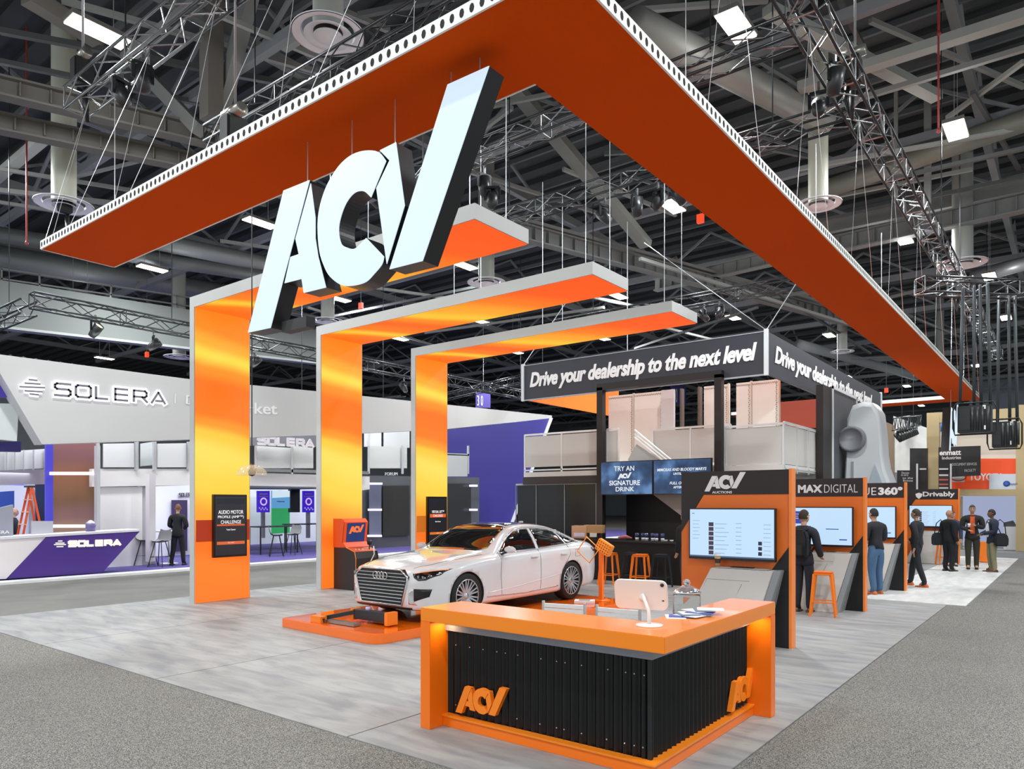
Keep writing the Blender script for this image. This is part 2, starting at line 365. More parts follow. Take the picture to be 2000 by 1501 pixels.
wall_screen(8.06, 'dark portrait screen with grey lower half on nearest arch column',
   [('AUDIO MOTOR',1.735,.075,.54,'ffffff'),('PROFILE (AMP\u2122)',1.637,.068,.56,'ffffff'),('CHALLENGE',1.54,.07,.44,'ffffff'),('Tesla Canner',1.41,.03,.2,'ffffff'),('Get start',1.155,.025,.14,'f4d8c8')],
   [(1.5,1.53,'e8602c'),(1.13,1.19,'e2693a'),(1.93,2.04,'1b2026')])
wall_screen(14.0, 'dark portrait screen with orange bars on farthest arch column, behind the car',
   [('VIRTUAL LIFT\u2122',1.69,.07,.46,'ffffff'),('CHALLENGE',1.59,.06,.36,'ffffff'),('New Game',1.45,.03,.2,'ffffff'),('start',1.15,.02,.1,'ffe0c0')],
   [(1.575,1.665,'ee6a34'),(1.13,1.19,'ee7a2c')])
# dark orange recess bands behind the screens
for y0, yc, h in ((7.35, 8.06, 'b8360a'), (13.28, 14.0, 'd87412')):
    MB().box(-13.444,-13.43,y0+.03,y0+1.17,1.2,1.62).build('printed_band', mat(h, .6, emit=.75), [o for o in bpy.data.objects if o.name.startswith('portal_arch') and abs(o.location.y-y0) < .1][0])
# ---------------------------------------------------------------- reception counter
ct = thing('reception_counter', (-3.4, 5.6, .014), 'L-shaped orange reception counter with black corrugated front in foreground', 'counter')
G = .014
OTOP = mat('ff8c18', .25, coat=.3); OSIDE = mat('ff7a12', .3)
MB().prism([(-4.5,4.5),(-2.2,4.5),(-2.2,6.75),(-2.62,6.75),(-2.62,5.03),(-4.5,5.03)], 'z', .935, 1.05).build('countertop', OTOP, ct, bev=.004)
MB().box(-4.5,-4.385,4.5,5.03,G,.935).build('end_leg', OSIDE, ct, bev=.003)
MB().box(-2.62,-2.2,6.63,6.75,G,.935).build('end_leg', OSIDE, ct, bev=.003)
# corrugated sheet, sine profile
def corr(a, b, nrm, z0, z1, amp=.016, pitch=.076):
    a, b, n = Vector(a), Vector(b), Vector(nrm); d = b-a; L = d.length; d.normalize(); k = int(L/pitch*8); r0, r1 = [], []
    for i in range(k+1):
        t = i*L/k; q = a+d*t+n*(amp*cos(2*pi*t/pitch)); r0.append(Vector((q.x, q.y, z0))); r1.append(Vector((q.x, q.y, z1)))
    return MB().grid([r0, r1])
CORR = mat('101112', .38, .2)
corr((-4.384,4.74,0), (-2.43,4.74,0), (0,-1,0), .11, .84).build('corrugated_sheet', CORR, ct)
corr((-2.43,4.74,0), (-2.43,6.63,0), (1,0,0), .11, .84, amp=.018, pitch=.078).build('corrugated_sheet', CORR, ct)
MB().prism([(-4.384,4.77),(-2.46,4.77),(-2.46,6.63),(-2.58,6.63),(-2.58,4.99),(-4.384,4.99)], 'z', .05, .93).build('carcass', BLACK, ct)
MB().box(-2.445,-2.415,4.725,4.755,.11,.84).build('corner_strip', mat('1c1e20',.4), ct)
MB().prism([(-4.384,4.69),(-2.39,4.69),(-2.39,6.63),(-2.42,6.63),(-2.42,4.72),(-4.384,4.72)], 'z', .84, .895).build('top_channel', mat('8a929c', .4, .2), ct)
MB().prism([(-4.384,4.683),(-2.383,4.683),(-2.383,6.63),(-2.40,6.63),(-2.40,4.70),(-4.384,4.70)], 'z', .895, .905).build('channel_lip', mat('d8dade', .3, .8), ct)
MB().prism([(-4.384,4.66),(-2.36,4.66),(-2.36,6.63),(-2.47,6.63),(-2.47,4.78),(-4.384,4.78)], 'z', G, .1).build('plinth', OSIDE, ct, bev=.003)
MB().prism([(-4.384,4.65),(-2.35,4.65),(-2.35,6.63),(-2.43,6.63),(-2.43,4.73),(-4.384,4.73)], 'z', .1, .115).build('plinth_lip', OTOP, ct)
sc = MB().lathe([(.006,0),(.006,.006),(.003,.008)], 8, axis='y').mesh('screw', mat('d0d0d0', .3, .9))
for z, xs in ((.715,(-4.29,-4.13,-3.98,-3.83,-3.74,-3.61,-3.38,-3.23,-3.15,-3.0,-2.77,-2.62,-2.55,-2.47)),(.195,(-4.29,-3.62,-3.39,-3.23,-3.16,-3.0,-2.78,-2.63,-2.55,-2.48))):
    for x in xs: share(ct, 'screw', sc, Vector((x,4.727,z))-ct.location, (0,0,pi))
LO = mat('ff8a1e', .35)
logo(ct, (-4.25,4.722,.15), (1,0,0), .56, .285, .045, LO)
logo(ct, (-2.412,6.13,.15), (0,1,0), .56, .29, .045, LO)
MB().box(-4.3,-2.66,5.03,5.4,.72,.76).box(-3.1,-2.63,5.4,6.7,.72,.76).build('work_surface', mat('3c3c3c', .5), ct)
# under-top light strip glowing on the end legs (a real lamp strip of the counter)
for loc, sx, sy in (((-4.31,4.62,.925),.05,.2), ((-2.3,6.52,.925),.14,.1)):
    ld = bpy.data.lights.new('counter_strip_glow', 'AREA'); ld.shape = 'RECTANGLE'; ld.size = sx; ld.size_y = sy; ld.energy = 1.1; ld.color = (1,.8,.45)
    lo = bpy.data.objects.new('counter_strip_glow', ld); lo.location = loc; COL.objects.link(lo)
# tablet on round stand
tb = thing('tablet_stand', (-2.5,4.86,1.05), 'white tablet on round-footed stand seen from behind on orange counter', 'tablet')
PW = mat('efe6e0', .35)
MB().lathe([(.0,0),(.098,0),(.1,.004),(.098,.01),(.02,.014)], 40).build('foot', PW, tb, world=False)
MB().tube([(0,.0,.01),(-.02,.03,.1),(-.075,.04,.225)], .013, 12).build('stem', PW, tb, world=False)
MB().tube([(-.01,.03,.02),(-.03,.045,.1)], .009, 10).build('stem_brace', PW, tb, world=False)
ang = radians(-12)
tbm = MB()
rr, W2, H2 = .045, .20, .115; pl = []
for cx_, cz_, a0 in ((W2-rr,H2-rr,0),(-W2+rr,H2-rr,90),(-W2+rr,-H2+rr,180),(W2-rr,-H2+rr,270)):
    for q in range(6): a = radians(a0+q*18); pl.append((cx_+rr*cos(a), cz_+rr*sin(a)))
R = Matrix.Rotation(radians(14), 4, 'Z') @ Matrix.Rotation(radians(12), 4, 'X')
o = MB().prism(pl, 'y', -.012, .012).build('tablet_body', PW, tb, bev=.004, world=False); o.matrix_local = Matrix.Translation((-.1,.06,.215)) @ R
c = MB().lathe([(.0,0),(.014,0),(.014,.003),(0,.003)], 16, axis='y').build('camera_lens', BLACK, o, world=False); c.location = (.165,-.016,.085)
c = MB().lathe([(.0,0),(.03,0),(.026,.012),(0,.012)], 20, axis='y').build('mount_plate', PW, o, world=False); c.location = (.02,-.02,-.02)
c = MB().box(.16,.175,-.014,-.011,-.04,-.032).build('port', BLACK, o, world=False)
MB().box(-.185,.185,.012,.0135,-.1,.1).build('tablet_glass', BLACK, o, world=False)
# glass jar
jr = thing('glass_jar', (-2.86,6.3,.76), 'lidded clear glass jar behind the counter top', 'jar')
gl = mat('f2f6f6', .03, trans=.92); gl.node_tree.nodes['Principled BSDF'].inputs['IOR'].default_value = 1.2
MB().lathe([(.0,0),(.12,0),(.125,.02),(.125,.34),(.115,.36),(.108,.36),(.118,.335),(.118,.02),(.0,.02)], 32, cap=False).build('jar_body', gl, jr, world=False)
MB().lathe([(.128,.36),(.13,.375),(.10,.4),(.04,.43),(0,.435)], 32).build('lid', mat('dcdee0', .12, .8), jr, world=False)
MB().lathe([(.018,.43),(.035,.455),(.03,.48),(0,.495)], 20).build('lid_knob', gl, jr, world=False)
fillm = MB()
for k in range(60):
    a, r, z = random.random()*6.28, random.random()**.5*.09, .035+random.random()*.12
    cx_, cy_ = r*cos(a), r*sin(a); fillm.lathe([(0,-.014),(.014,-.006),(.014,.006),(0,.014)], 6, (cx_,cy_,z))
o = fillm.build('sweets', mat('d87c3c', .4), jr, world=False); o['kind'] = 'stuff'
# brochures fanned out
BR = [mat('f0f1f4', .4), mat('2c3f9c', .4), mat('d7dde8', .4), mat('5a6a7a', .4)]
for k in range(9):
    b = MB().box(-.105,.105,-.075,.075,0,.004).box(-.1,.1,-.03,.0,.004,.0045).build('leaflet', BR[k % 4], None, world=False)
    b.location = (-2.50+.03*(k % 3)+.012*k-.03, 5.36+.045*k*.9, 1.05+.0045*k); b.rotation_euler.z = radians(-30+17*((k*5) % 7)-30)
    tag(b, ['lowest white','blue','pale grey-blue','slate grey','white','blue','pale blue','slate grey','topmost white'][k]+' leaflet in the fanned pile on the counter, '+('nearer' if k < 4 else 'farther')+' half', 'leaflet', 'leaflets on the counter')
# white swivel chairs behind the counter (backs in sight)
def office_chair(loc, rz, label):
    t = thing('office_chair', loc, label, 'chair', 'white office chairs behind the counter', rz)
    m = MB()
    for k in range(9): m.box(-.21,.21,-.012,.012,.56+k*.045,.597+k*.045)
    m.build('backrest', WHITE, t, world=False)
    MB().box(-.225,-.205,-.015,.015,.48,.98).box(.205,.225,-.015,.015,.48,.98).build('back_frame', mat('d8d8d8',.3,.4), t, world=False)
    MB().box(-.22,.22,-.44,-.0,.44,.5).build('seat', WHITE, t, bev=.015, world=False)
    MB().lathe([(.025,.07),(.025,.44)], 12).build('gas_lift', ALU, t, world=False)
    for k in range(5):
        a = 2*pi*k/5; MB().bar((0,-.2,.08),(.26*cos(a),-.2+.26*sin(a),.05),.03).build('foot', ALU, t, world=False)
    return t
c1 = office_chair((-3.95,5.9,G), radians(12), 'white slatted office chair on the left behind the counter')
dup(c1, (-3.38,5.95,G), radians(5), 'white slatted office chair on the right behind the counter, behind the tablet')
# ---------------------------------------------------------------- four demonstration kiosks
KB = mat('2a1f1e', .5); KO = mat('ee7420', .4); KE = mat('ff8a34', .35); KBL = mat('121214', .5)
SCR = mat('c3e0fb', .3, emit=.92)
CONS = mat('c6c1ba', .6, noise=.06, nscale=3); CONS2 = mat('8d8f90', .5)
def kiosk(y, label, kind):
    x0, x1 = -4.6, -3.06; G = .014 if y < 16 else .02
    t = thing('demo_kiosk', (-3.83, y, G), label, 'kiosk', 'demo kiosks along the aisle')
    MB().prism([(x0,G),(x1,G),(x1,2.4),(x0,2.4)], 'y', y+.03, y+.12).build('back_panel', KB, t)
    MB().prism([(x0,2.4),(x1,2.4),(x1,2.07),(-4.26,2.07),(-4.5,1.69),(x0,1.53)], 'y', y-.001, y+.03).build('header_panel', KB, t)
    MB().prism([(x0,G),(x1,G),(x1,2.069),(-4.258,2.069),(-4.498,1.69),(x0,1.528)], 'y', y+.004, y+.03).build('orange_panel', KO, t)
    MB().prism([(x1,G),(x1,1.37),(-4.02,G)], 'y', y-.012, y+.003).build('black_wedge', KBL, t)
    MB().box(x1, x1+.035, y-.012, y+.16, G, 2.41).build('edge_panel', KE, t)
    tv = MB().box(-4.43,-3.2,y-.12,y-.06,1.16,1.88).build('television', mat('1b1d24', .35), t, bev=.004)
    MB().box(-4.41,-3.22,y-.124,y-.12,1.195,1.862).build('screen', SCR, tv)
    MB().box(-4.1,-3.5,y-.06,y+.0,1.3,1.7).build('wall_mount', BLACK, tv)
    if kind in (1, 4):
        MB().box(-4.41,-3.22,y-.1265,y-.124,1.195,1.215).build('taskbar', mat('5a6a86', .4, emit=.8), tv)
        m = MB()
        for k in range(7): m.box(-4.13,-4.06,y-.127,y-.124,1.23+k*.066,1.285+k*.066)
        m.build('picture_column', mat('5b4a5c', .4, emit=.5), tv)
        m = MB()
        for k in range(3): m.box(-3.43,-3.38,y-.127,y-.124,1.24+k*.07,1.29+k*.07)
        m.build('picture_column', mat('2d3348', .4, emit=.6), tv)
        m = MB()
        for k in range(8):
            z = 1.25+k*.058
            m.box(-4.04,-3.9+.03*(k%3),y-.126,y-.124,z,z+.006).box(-3.74,-3.66,y-.126,y-.124,z+.01,z+.016).box(-3.36,-3.26,y-.126,y-.124,z,z+.005)
        for k in range(6): m.box(-4.37,-4.26-.02*(k%2),y-.126,y-.124,1.7-k*.05,1.705-k*.05)
        m.box(-4.38,-4.34,y-.126,y-.124,1.8,1.812)
        m.build('text_rows', mat('8aa2c4', .4, emit=.7), tv)
    else:
        MB().box(-4.41,-4.02,y-.1265,y-.124,1.57,1.8).build('blue_banner', mat('3c46b8', .4, emit=.8), tv)
        MB().box(-4.4,-4.1,y-.1275,y-.1265,1.66,1.675).box(-4.4,-4.15,y-.1275,y-.1265,1.7,1.71).box(-4.38,-4.12,y-.1275,y-.1265,1.74,1.752).build('white_rows', WHITE, tv)
        MB().box(-3.66,-3.44,y-.1265,y-.124,1.47,1.485).box(-3.43,-3.3,y-.1265,y-.124,1.28,1.3).box(-4.4,-4.28,y-.1265,y-.124,1.4,1.405).build('blue_rows', mat('3a4fa8', .4, emit=.7), tv)
    # sloped console leaning out of the panel
    pr = [(y-.0,1.05),(y-.22,1.05),(y-.52,G),(y,G)]
    c = MB()
    c.add([(-4.06,y-.22,1.05),(-3.2,y-.22,1.05),(-3.44,y-.52,G),(-4.5,y-.52,G),(-4.06,y,1.05),(-3.2,y,1.05),(-3.44,y,G),(-4.5,y,G)],
          [(3,2,1,0),(0,1,5,4),(1,2,6,5),(0,4,7,3),(2,3,7,6),(5,6,7,4)])
    c.build('console_body', CONS, t, bev=.008)
    MB().add([(-3.19,y-.222,1.055),(-3.12,y-.16,1.055),(-3.36,y-.44,G),(-3.43,y-.522,G),(-3.19,y,1.055),(-3.12,y,1.055),(-3.36,y,G),(-3.43,y,G)],
          [(0,3,2,1),(0,1,5,4),(1,2,6,5),(0,4,7,3),(2,3,7,6),(5,6,7,4)]).build('console_cheek', CONS2, t)
    MB().box(-4.0,-3.28,y-.2,y-.02,1.056,1.064).build('console_top', mat('b8b4ae', .5), t)
    MB().box(-3.8,-3.5,y-.16,y-.05,1.064,1.075).build('keyboard', BLACK, t)
    m = MB()
    for a, b in (((-4.1,-.262,.9),(-4.28,-.40,.4)),((-3.6,-.275,.86),(-3.78,-.40,.4)),((-4.1,-.262,.9),(-3.5,-.262,.9))):
        m.tube([(a[0],y+a[1],a[2]),(b[0],y+b[1],b[2])], .003, 6)
    m.build('panel_joint', mat('6d6a66', .6), t)
    return t
k1 = kiosk(9.95, 'nearest orange and black kiosk, white letter mark above its bright screen', 1)
k2 = kiosk(14.15, 'second orange and black kiosk with a man wearing a backpack before it', 2)
k3 = kiosk(18.0, 'third orange and black kiosk with a man in jeans before it', 3)
k4 = kiosk(27.0, 'farthest orange and black kiosk with three men chatting beside it', 4)
WL = mat('ece6e4', .5)
logo(k1, (-4.24,9.947,2.115), (1,0,0), .6, .265, .006, WL)
text('AUCTIONS', 'lettering', (-4.13,9.947,2.085), (1,0,0), (0,0,1), .29, .035, WL, k1, bold=.02, depth=.004)
text('MAX', 'lettering', (-4.19,14.147,2.14), (1,0,0), (0,0,1), .44, .15, WL, k2, bold=.05, depth=.004)
text('DIGITAL', 'lettering', (-3.72,14.147,2.14), (1,0,0), (0,0,1), .57, .15, WL, k2, bold=-.01, depth=.004)
text('TRUE', 'lettering', (-4.24,17.997,2.13), (1,0,0), (0,0,1), .62, .17, WL, k3, bold=-.01, depth=.004)
text('360\u00b0', 'lettering', (-3.58,17.997,2.13), (1,0,0), (0,0,1), .49, .18, WL, k3, bold=.05, depth=.004)
text('Drivably', 'lettering', (-4.05,26.996,2.12), (1,0,0), (0,0,1), .9, .2, WL, k4, bold=.03, depth=.004)
MB().prism([(-4.26,2.25),(-4.16,2.29),(-4.06,2.25),(-4.08,2.16),(-4.16,2.08),(-4.24,2.16)], 'y', 26.99, 26.996).build('shield_mark', WL, k4)
# cup on first console
cu = thing('paper_cup', (-4.0,9.83,1.078), 'stacked pale paper cup on the nearest kiosk console', 'cup')
MB().lathe([(0,0),(.032,0),(.045,.13),(0,.13)], 20).build('cup_body', mat('c9a878', .6), cu, world=False)
MB().lathe([(0,.13),(.05,.13),(.05,.145),(.045,.17),(0,.17)], 20).build('lid', WHITE, cu, world=False)
MB().lathe([(.0355,.035),(.043,.1)], 20, cap=False).build('sleeve', mat('4a3222', .7), cu, world=False)

# ---------------------------------------------------------------- metal stools
def stool(name, loc, m, label, group, rz=0, h=.76):
    t = thing(name, loc, label, 'stool', group, rz)
    MB().box(-.155,.155,-.155,.155,h-.025,h).build('seat', m, t, bev=.02, world=False)
    MB().box(-.15,.15,-.15,.15,h-.06,h-.026).build('seat_skirt', m, t, bev=.008, world=False)
    for sx in (-1,1):
        for sy in (-1,1): MB().bar((sx*.13,sy*.13,h-.04),(sx*.2,sy*.2,0),.06,.03,w2=.035,h2=.022,up=(sx,-sy,0)).build('leg', m, t, world=False)
    z = .24; q = .2-.07*z/h*1.0
    for a, b in (((-q,-q),(q,-q)),((q,-q),(q,q)),((q,q),(-q,q)),((-q,q),(-q,-q))):
        MB().bar((a[0],a[1],z),(b[0],b[1],z),.02).build('stretcher', m, t, world=False)
    return t
SO = mat('f97f1c', .3)
s1 = stool('bar_stool', (-3.5,13.25,.014), SO, 'orange metal stool beside the man with a backpack at the second kiosk', 'orange metal stools', .2)
dup(s1, (-3.35,26.3,.02), .4, 'orange metal stool before the farthest kiosk')
dup(s1, (-3.9,17.12,.02), .1, 'orange metal stool half hidden by the man in jeans at third kiosk')
dup(s1, (-8.85,15.15,.014), .1, 'orange metal stool at the black bar behind the wire stand')
dup(s1, (-8.02,15.15,.014), .15, 'orange metal stool at the black bar, right of the wire stand')
SD = mat('33373c', .35, .6)
s2 = stool('bar_stool', (-8.44,15.5,.014), SD, 'dark grey metal stool between the two orange ones at the bar', 'dark bar stools')
dup(s2, (-7.6,15.35,.014), .1, 'dark grey metal stool at right end of the bar')

# ---------------------------------------------------------------- bar under the deck
br = thing('bar_counter', (-9.3, 16.2, .014), 'long black bar counter under the raised deck', 'counter')
MB().box(-12.6,-7.2,15.75,16.4,1.0,1.05).build('bar_top', mat('1c1a1a', .2), br)
MB().box(-12.6,-7.3,15.95,16.3,.014,1.0).build('bar_front', mat('0f0e0e', .5), br)
# items on the bar
def cupset(x, y, z, label, h=.13, r=.05, body='e08a3a', top='e8e0d8'):
    c = thing('cup', (x,y,z), label, 'cup'); MB().lathe([(0,0),(r*.8,0),(r,h),(0,h)], 16).build('cup_body', mat(body, .5), c, world=False)
    MB().lathe([(0,h),(r*1.05,h),(r,h+.03),(0,h+.03)], 16).build('lid', mat(top, .4), c, world=False)
cupset(-11.05,16.0,1.05, 'orange jar with pale lid at left end of the bar', .17, .07)
bx = thing('cardboard_box', (-9.95,16.0,1.05), 'brown cardboard carton stack on the bar', 'box', rz=.2)
MB().box(-.42,-.02,-.12,.12,0,.32).build('carton', mat('c49a78', .7), bx, world=False)
MB().box(-.1,.4,-.1,.14,.14,.34).build('carton', mat('b08a5c', .7), bx, world=False)
MB().box(-.0,.28,-.02,.12,0,.14).build('carton', mat('5a4636', .7), bx, world=False)
MB().box(-.36,-.06,-.125,-.12,.04,.14).build('label_sticker', mat('d8d0ea', .5), bx, world=False)
MB().box(.08,.26,-.13,-.1,.04,.14).build('card', WHITE, bx, world=False)
gm = mat('33406a', .12, coat=.4)
for k in range(6):
    g = thing('drinking_glass', (-8.55+.13*(k%6), 15.98+(k%2)*.06, 1.05), ('leftmost','second','third','fourth','fifth','rightmost')[k]+' dark blue tumbler of the six in a row on the bar', 'glass', 'tumblers on the bar')
    MB().lathe([(0,0),(.04,0),(.045,.06),(0,.06)], 14).build('glass_base', mat('e4e6ee', .2), g, world=False)
    MB().lathe([(0,.06),(.045,.06),(.05,.17),(.044,.17),(.04,.07)], 14, cap=False).build('glass_bowl', gm, g, world=False)
for k, (x, lb) in enumerate(((-7.75,'left of two white saucers at right end of the bar'),(-7.6,'right of two white saucers at right end of the bar'))):
    tag(MB().lathe([(0,0),(.03,0),(.05,.03),(0,.02)], 14, (x,15.9,1.05)).build('saucer', WHITE), lb, 'saucer')
tag(MB().tube([(-9.05,15.95,1.09),(-8.85,15.97,1.12),(-8.68,15.95,1.09)], [.03,.045,.02], 10).build('napkin_roll', mat('b87068', .8)), 'reddish rolled cloth on the bar beside the tumblers', 'cloth')

# ---------------------------------------------------------------- double deck behind: posts, banner, balcony, stair, screens
NAVY = mat('34343c', .6); POST = mat('1a1413', .55)
dk = thing('raised_deck', (-9.5,17.6,.014), 'two-storey black and white deck building with frosted railing', 'building')
for x, z1 in ((-10.35,5.1),(-7.0,5.1)):
    MB().box(x-.09,x+.09,17.2,17.38,.014,z1).build('post', POST, dk)
MB().box(-10.44,-6.91,17.2,17.38,5.02,5.2).build('head_beam', POST, dk)
MB().box(-13.08,-5.5,17.4,30,2.72,2.86).build('deck_floor', mat('d9d6d0', .5), dk)
MB().box(-13.1,-5.5,17.38,17.42,2.5,2.72).build('fascia', mat('3a322e', .6), dk)
# black cabinets below
MB().box(-13.35,-10.4,17.45,17.6,.014,2.5).build('panel_wall', mat('17181a', .25), dk)
for x in (-13.4,-12.65,-11.65,-10.6): MB().box(x-.012,x+.012,17.43,17.45,.014,2.5).build('panel_trim', mat('8a8c8e', .4, .6), dk)
MB().box(-13.4,-10.4,17.42,17.45,2.48,2.53).build('panel_trim', mat('b0b0ae', .4), dk)
MB().box(-10.3,-5.6,18.6,18.75,.014,2.7).build('back_wall', mat('1d1614', .5), dk)
# front rails
FR = mat('d3cfc9', .45, alpha=.93)
def rail(a, b, z0, z1, nm='railing', panes=2, dark=False):
    a, b = Vector(a), Vector(b); t = tag(bpy.data.objects.new(nm, None)); COL.objects.link(t); t.parent = dk; t.location = (0,0,0)
    m = MB().bar((a.x,a.y,z1),(b.x,b.y,z1),.05).bar((a.x,a.y,z0+.06),(b.x,b.y,z0+.06),.04)
    for k in range(panes+1):
        q = a.lerp(b, k/panes); m.bar((q.x,q.y,z0-.05),(q.x,q.y,z1),.04)
    m.build('rail_frame', mat('e0e0de', .35, .4), t)
    for k in range(panes):
        p, q = a.lerp(b, (k+.02)/panes), a.lerp(b, (k+.98)/panes)
        MB().bar((p.x,p.y,(z0+z1)/2+.05),(q.x,q.y,(z0+z1)/2+.05),.012,(z1-z0)-.2).build('frosted_pane', FR, t)
rail((-13.08,17.45,0),(-10.44,17.45,0),2.86,3.97,panes=2)
rail((-10.26,17.45,0),(-9.9,17.45,0),2.86,3.97,panes=1)
rail((-9.3,18.3,0),(-7.1,18.3,0),2.86,3.97,panes=2)
rail((-6.9,17.45,0),(-5.5,17.45,0),2.72,3.82,panes=1)
rail((-5.5,17.5,0),(-5.5,21.4,0),2.72,3.85,panes=4)
# stair flights
m = MB()
for dz in (0,.16,.32): m.tube([(-9.6,17.8,3.75+dz*.6),(-7.9,17.8,2.4+dz*.6),(-6.4,17.8,1.2+dz*.6)], .028, 8)
m.build('stair_handrail', WHITE, dk)
MB().bar((-9.9,17.9,3.0),(-6.2,17.9,.45),.05,.42).build('stair_stringer', mat('b7a79c', .5), dk)
MB().bar((-9.7,17.86,3.35),(-6.0,17.86,.95),.03,.5).build('stair_side_panel', mat('a8a6a4', .5), dk)
for k in range(12): MB().box(-9.8+.28*k,-9.5+.28*k,17.95,18.55,2.7-.2*k,2.74-.2*k).build('stair_tread', STEEL, dk)
# upstairs panels
PAN = mat('dcd9d2', .6, noise=.03, nscale=4); PF = mat('c9c0b4', .5)
for x0, x1 in ((-11.7,-10.85),(-10.8,-9.85),(-8.55,-7.85),(-7.6,-7.2),(-7.15,-6.45)):
    b = MB().box(x0,x1,20,20.08,2.86,5.3).build('upper_wall_panel', PAN, dk)
    h = MB()
    for k in range(26):
        z = 5.25-.016*(k%2); h.box(x0+(x1-x0)*k/26+.005, x0+(x1-x0)*(k+.6)/26, 19.985, 20, z-.03, z)
    for k in range(40): h.box(x1-.04-.012*(k%2), x1-.02-.012*(k%2), 19.985, 20, 2.95+k*.057, 2.98+k*.057)
    h.build('lace_trim', mat('8d8276', .7), b)['kind'] = 'stuff'
    MB().box(x1,x1+.04,19.98,20.1,2.86,5.32).build('panel_post', PF, b)
MB().box(-9.7,-9.3,19.6,19.7,2.86,5.25).build('upper_wall_panel', mat('c2c4c6', .5), dk)
MB().box(-8.7,-8.64,19.9,20.1,2.86,5.3).box(-9.25,-9.2,19.9,20.1,2.86,5.3).build('panel_post', mat('5a5048', .5), dk)
# banner ring
bn = thing('ring_banner', (-9.5,17.4,5.0), 'dark grey rectangular ring banner with long white slogan above the deck', 'banner')
OIN = mat('ff7a14', .6)
MB().box(-13.1,-5.9,17.4,17.46,5.02,6.02).build('front_face', NAVY, bn)
MB().box(-5.94,-5.88,17.46,30,5.02,6.04).build('side_face', NAVY, bn)
MB().box(-13.1,-13.04,17.46,23,5.02,6.02).build('rear_face', OIN, bn)
MB().box(-9.6,-5.94,29.9,29.96,4.9,6.02).build('rear_face', mat('8a2c0c', .6), bn)
MB().box(-13.03,-5.95,17.461,17.475,5.03,6.0).box(-5.96,-5.941,17.5,29.9,5.03,6.0).build('orange_lining', OIN, bn)
for x, y in ((-13.1,17.4),(-5.88,17.4),(-5.88,30)): MB().box(x-.05,x+.04,y-.04,y+.04,4.98,6.08).build('corner_post', mat('d8dadc', .4), bn)
MB().box(-13.1,-5.9,17.39,17.47,6.02,6.04).box(-13.1,-5.9,17.39,17.47,4.99,5.02).build('edge_trim', mat('a8aab0', .4), bn)
text('Drive your dealership to the next level', 'lettering', (-12.85,17.395,5.24), (1,0,0), (0,0,1), 6.75, .56, mat('f4f0ee', .5), bn, bold=.04, shear=.25, depth=.01, space=.96)
text('Drive your dealership to the next level', 'lettering', (-5.875,18.0,5.24), (0,1,0), (0,0,1), 10.5, .56, mat('f4f0ee', .5), bn, bold=.04, shear=.25, depth=.01, space=.96)
for a, b in (((-5.88,17.4,6.05),(-9.2,17.6,8.9)),((-5.88,17.4,6.05),(-5.2,20,8.9)),((-13.1,17.4,6.05),(-11,18,8.9)),((-9.6,17.4,6.02),(-9.6,17.4,9.5))):
    MB().bar(a, b, .015).build('suspension_wire', ALU, bn)
# two menu screens
def menu(x0, x1, label):
    t = thing('menu_screen', ((x0+x1)/2,17.2,2.18), label, 'screen')
    MB().box(x0,x1,17.1,17.18,2.17,3.06).build('casing', mat('10141c', .3), t)
    MB().box(x0+.5,x0+.7,17.18,18.6,2.5,2.56).build('mounting_arm', POST, t)
    m_ = bpy.data.materials.new('blue_glow_picture'); m_.use_nodes = True; nt = m_.node_tree; p = nt.nodes['Principled BSDF']
    tc = nt.nodes.new('ShaderNodeTexCoord'); n = nt.nodes.new('ShaderNodeTexNoise'); n.inputs['Scale'].default_value = 2.2; nt.links.new(tc.outputs['Object'], n.inputs['Vector'])
    r = nt.nodes.new('ShaderNodeValToRGB'); nt.links.new(n.outputs['Fac'], r.inputs[0]); e = r.color_ramp.elements
    e[0].position = .35; e[0].color = hexc('16304f'); e[1].position = .68; e[1].color = hexc('5f87b8'); q = e.new(.5); q.color = hexc('274a74')
    nt.links.new(r.outputs[0], p.inputs['Emission Color']); p.inputs['Emission Strength'].default_value = .9; p.inputs['Base Color'].default_value = (.01,.02,.04,1)
    MB().box(x0+.02,x1-.02,17.094,17.1,2.19,3.04).build('display', m_, t); return t
LT = mat('e8eef6', .4, emit=.9)
mn = menu(-10.25,-8.7,'left blue menu screen with four lines of big white lettering')
text('TRY AN', 'lettering', (-9.83,17.09,2.8), (1,0,0), (0,0,1), .6, .13, LT, mn, bold=.01, depth=.003)
logo(mn, (-9.72,17.09,2.58), (1,0,0), .42, .18, .003, LT)
text('SIGNATURE', 'lettering', (-9.98,17.09,2.42), (1,0,0), (0,0,1), .92, .13, LT, mn, bold=.02, depth=.003)
text('DRINK', 'lettering', (-9.78,17.09,2.26), (1,0,0), (0,0,1), .55, .12, LT, mn, bold=.01, depth=.003)
mn = menu(-8.68,-7.12,'right blue menu screen with small slanted white lettering, partly behind the kiosk')
text('MIMOSAS AND BLOODY MARYS', 'lettering', (-8.57,17.09,2.76), (1,0,0), (0,0,1), 1.33, .075, LT, mn, bold=.02, shear=.2, depth=.003)
text('UNTIL NOON', 'lettering', (-8.12,17.09,2.66), (1,0,0), (0,0,1), .5, .06, LT, mn, bold=.02, depth=.003)
text('FULL OPEN BAR', 'lettering', (-8.22,17.09,2.42), (1,0,0), (0,0,1), .7, .07, LT, mn, bold=.02, shear=.2, depth=.003)
text('AFTER NOON', 'lettering', (-8.12,17.09,2.32), (1,0,0), (0,0,1), .5, .06, LT, mn, bold=.02, depth=.003)
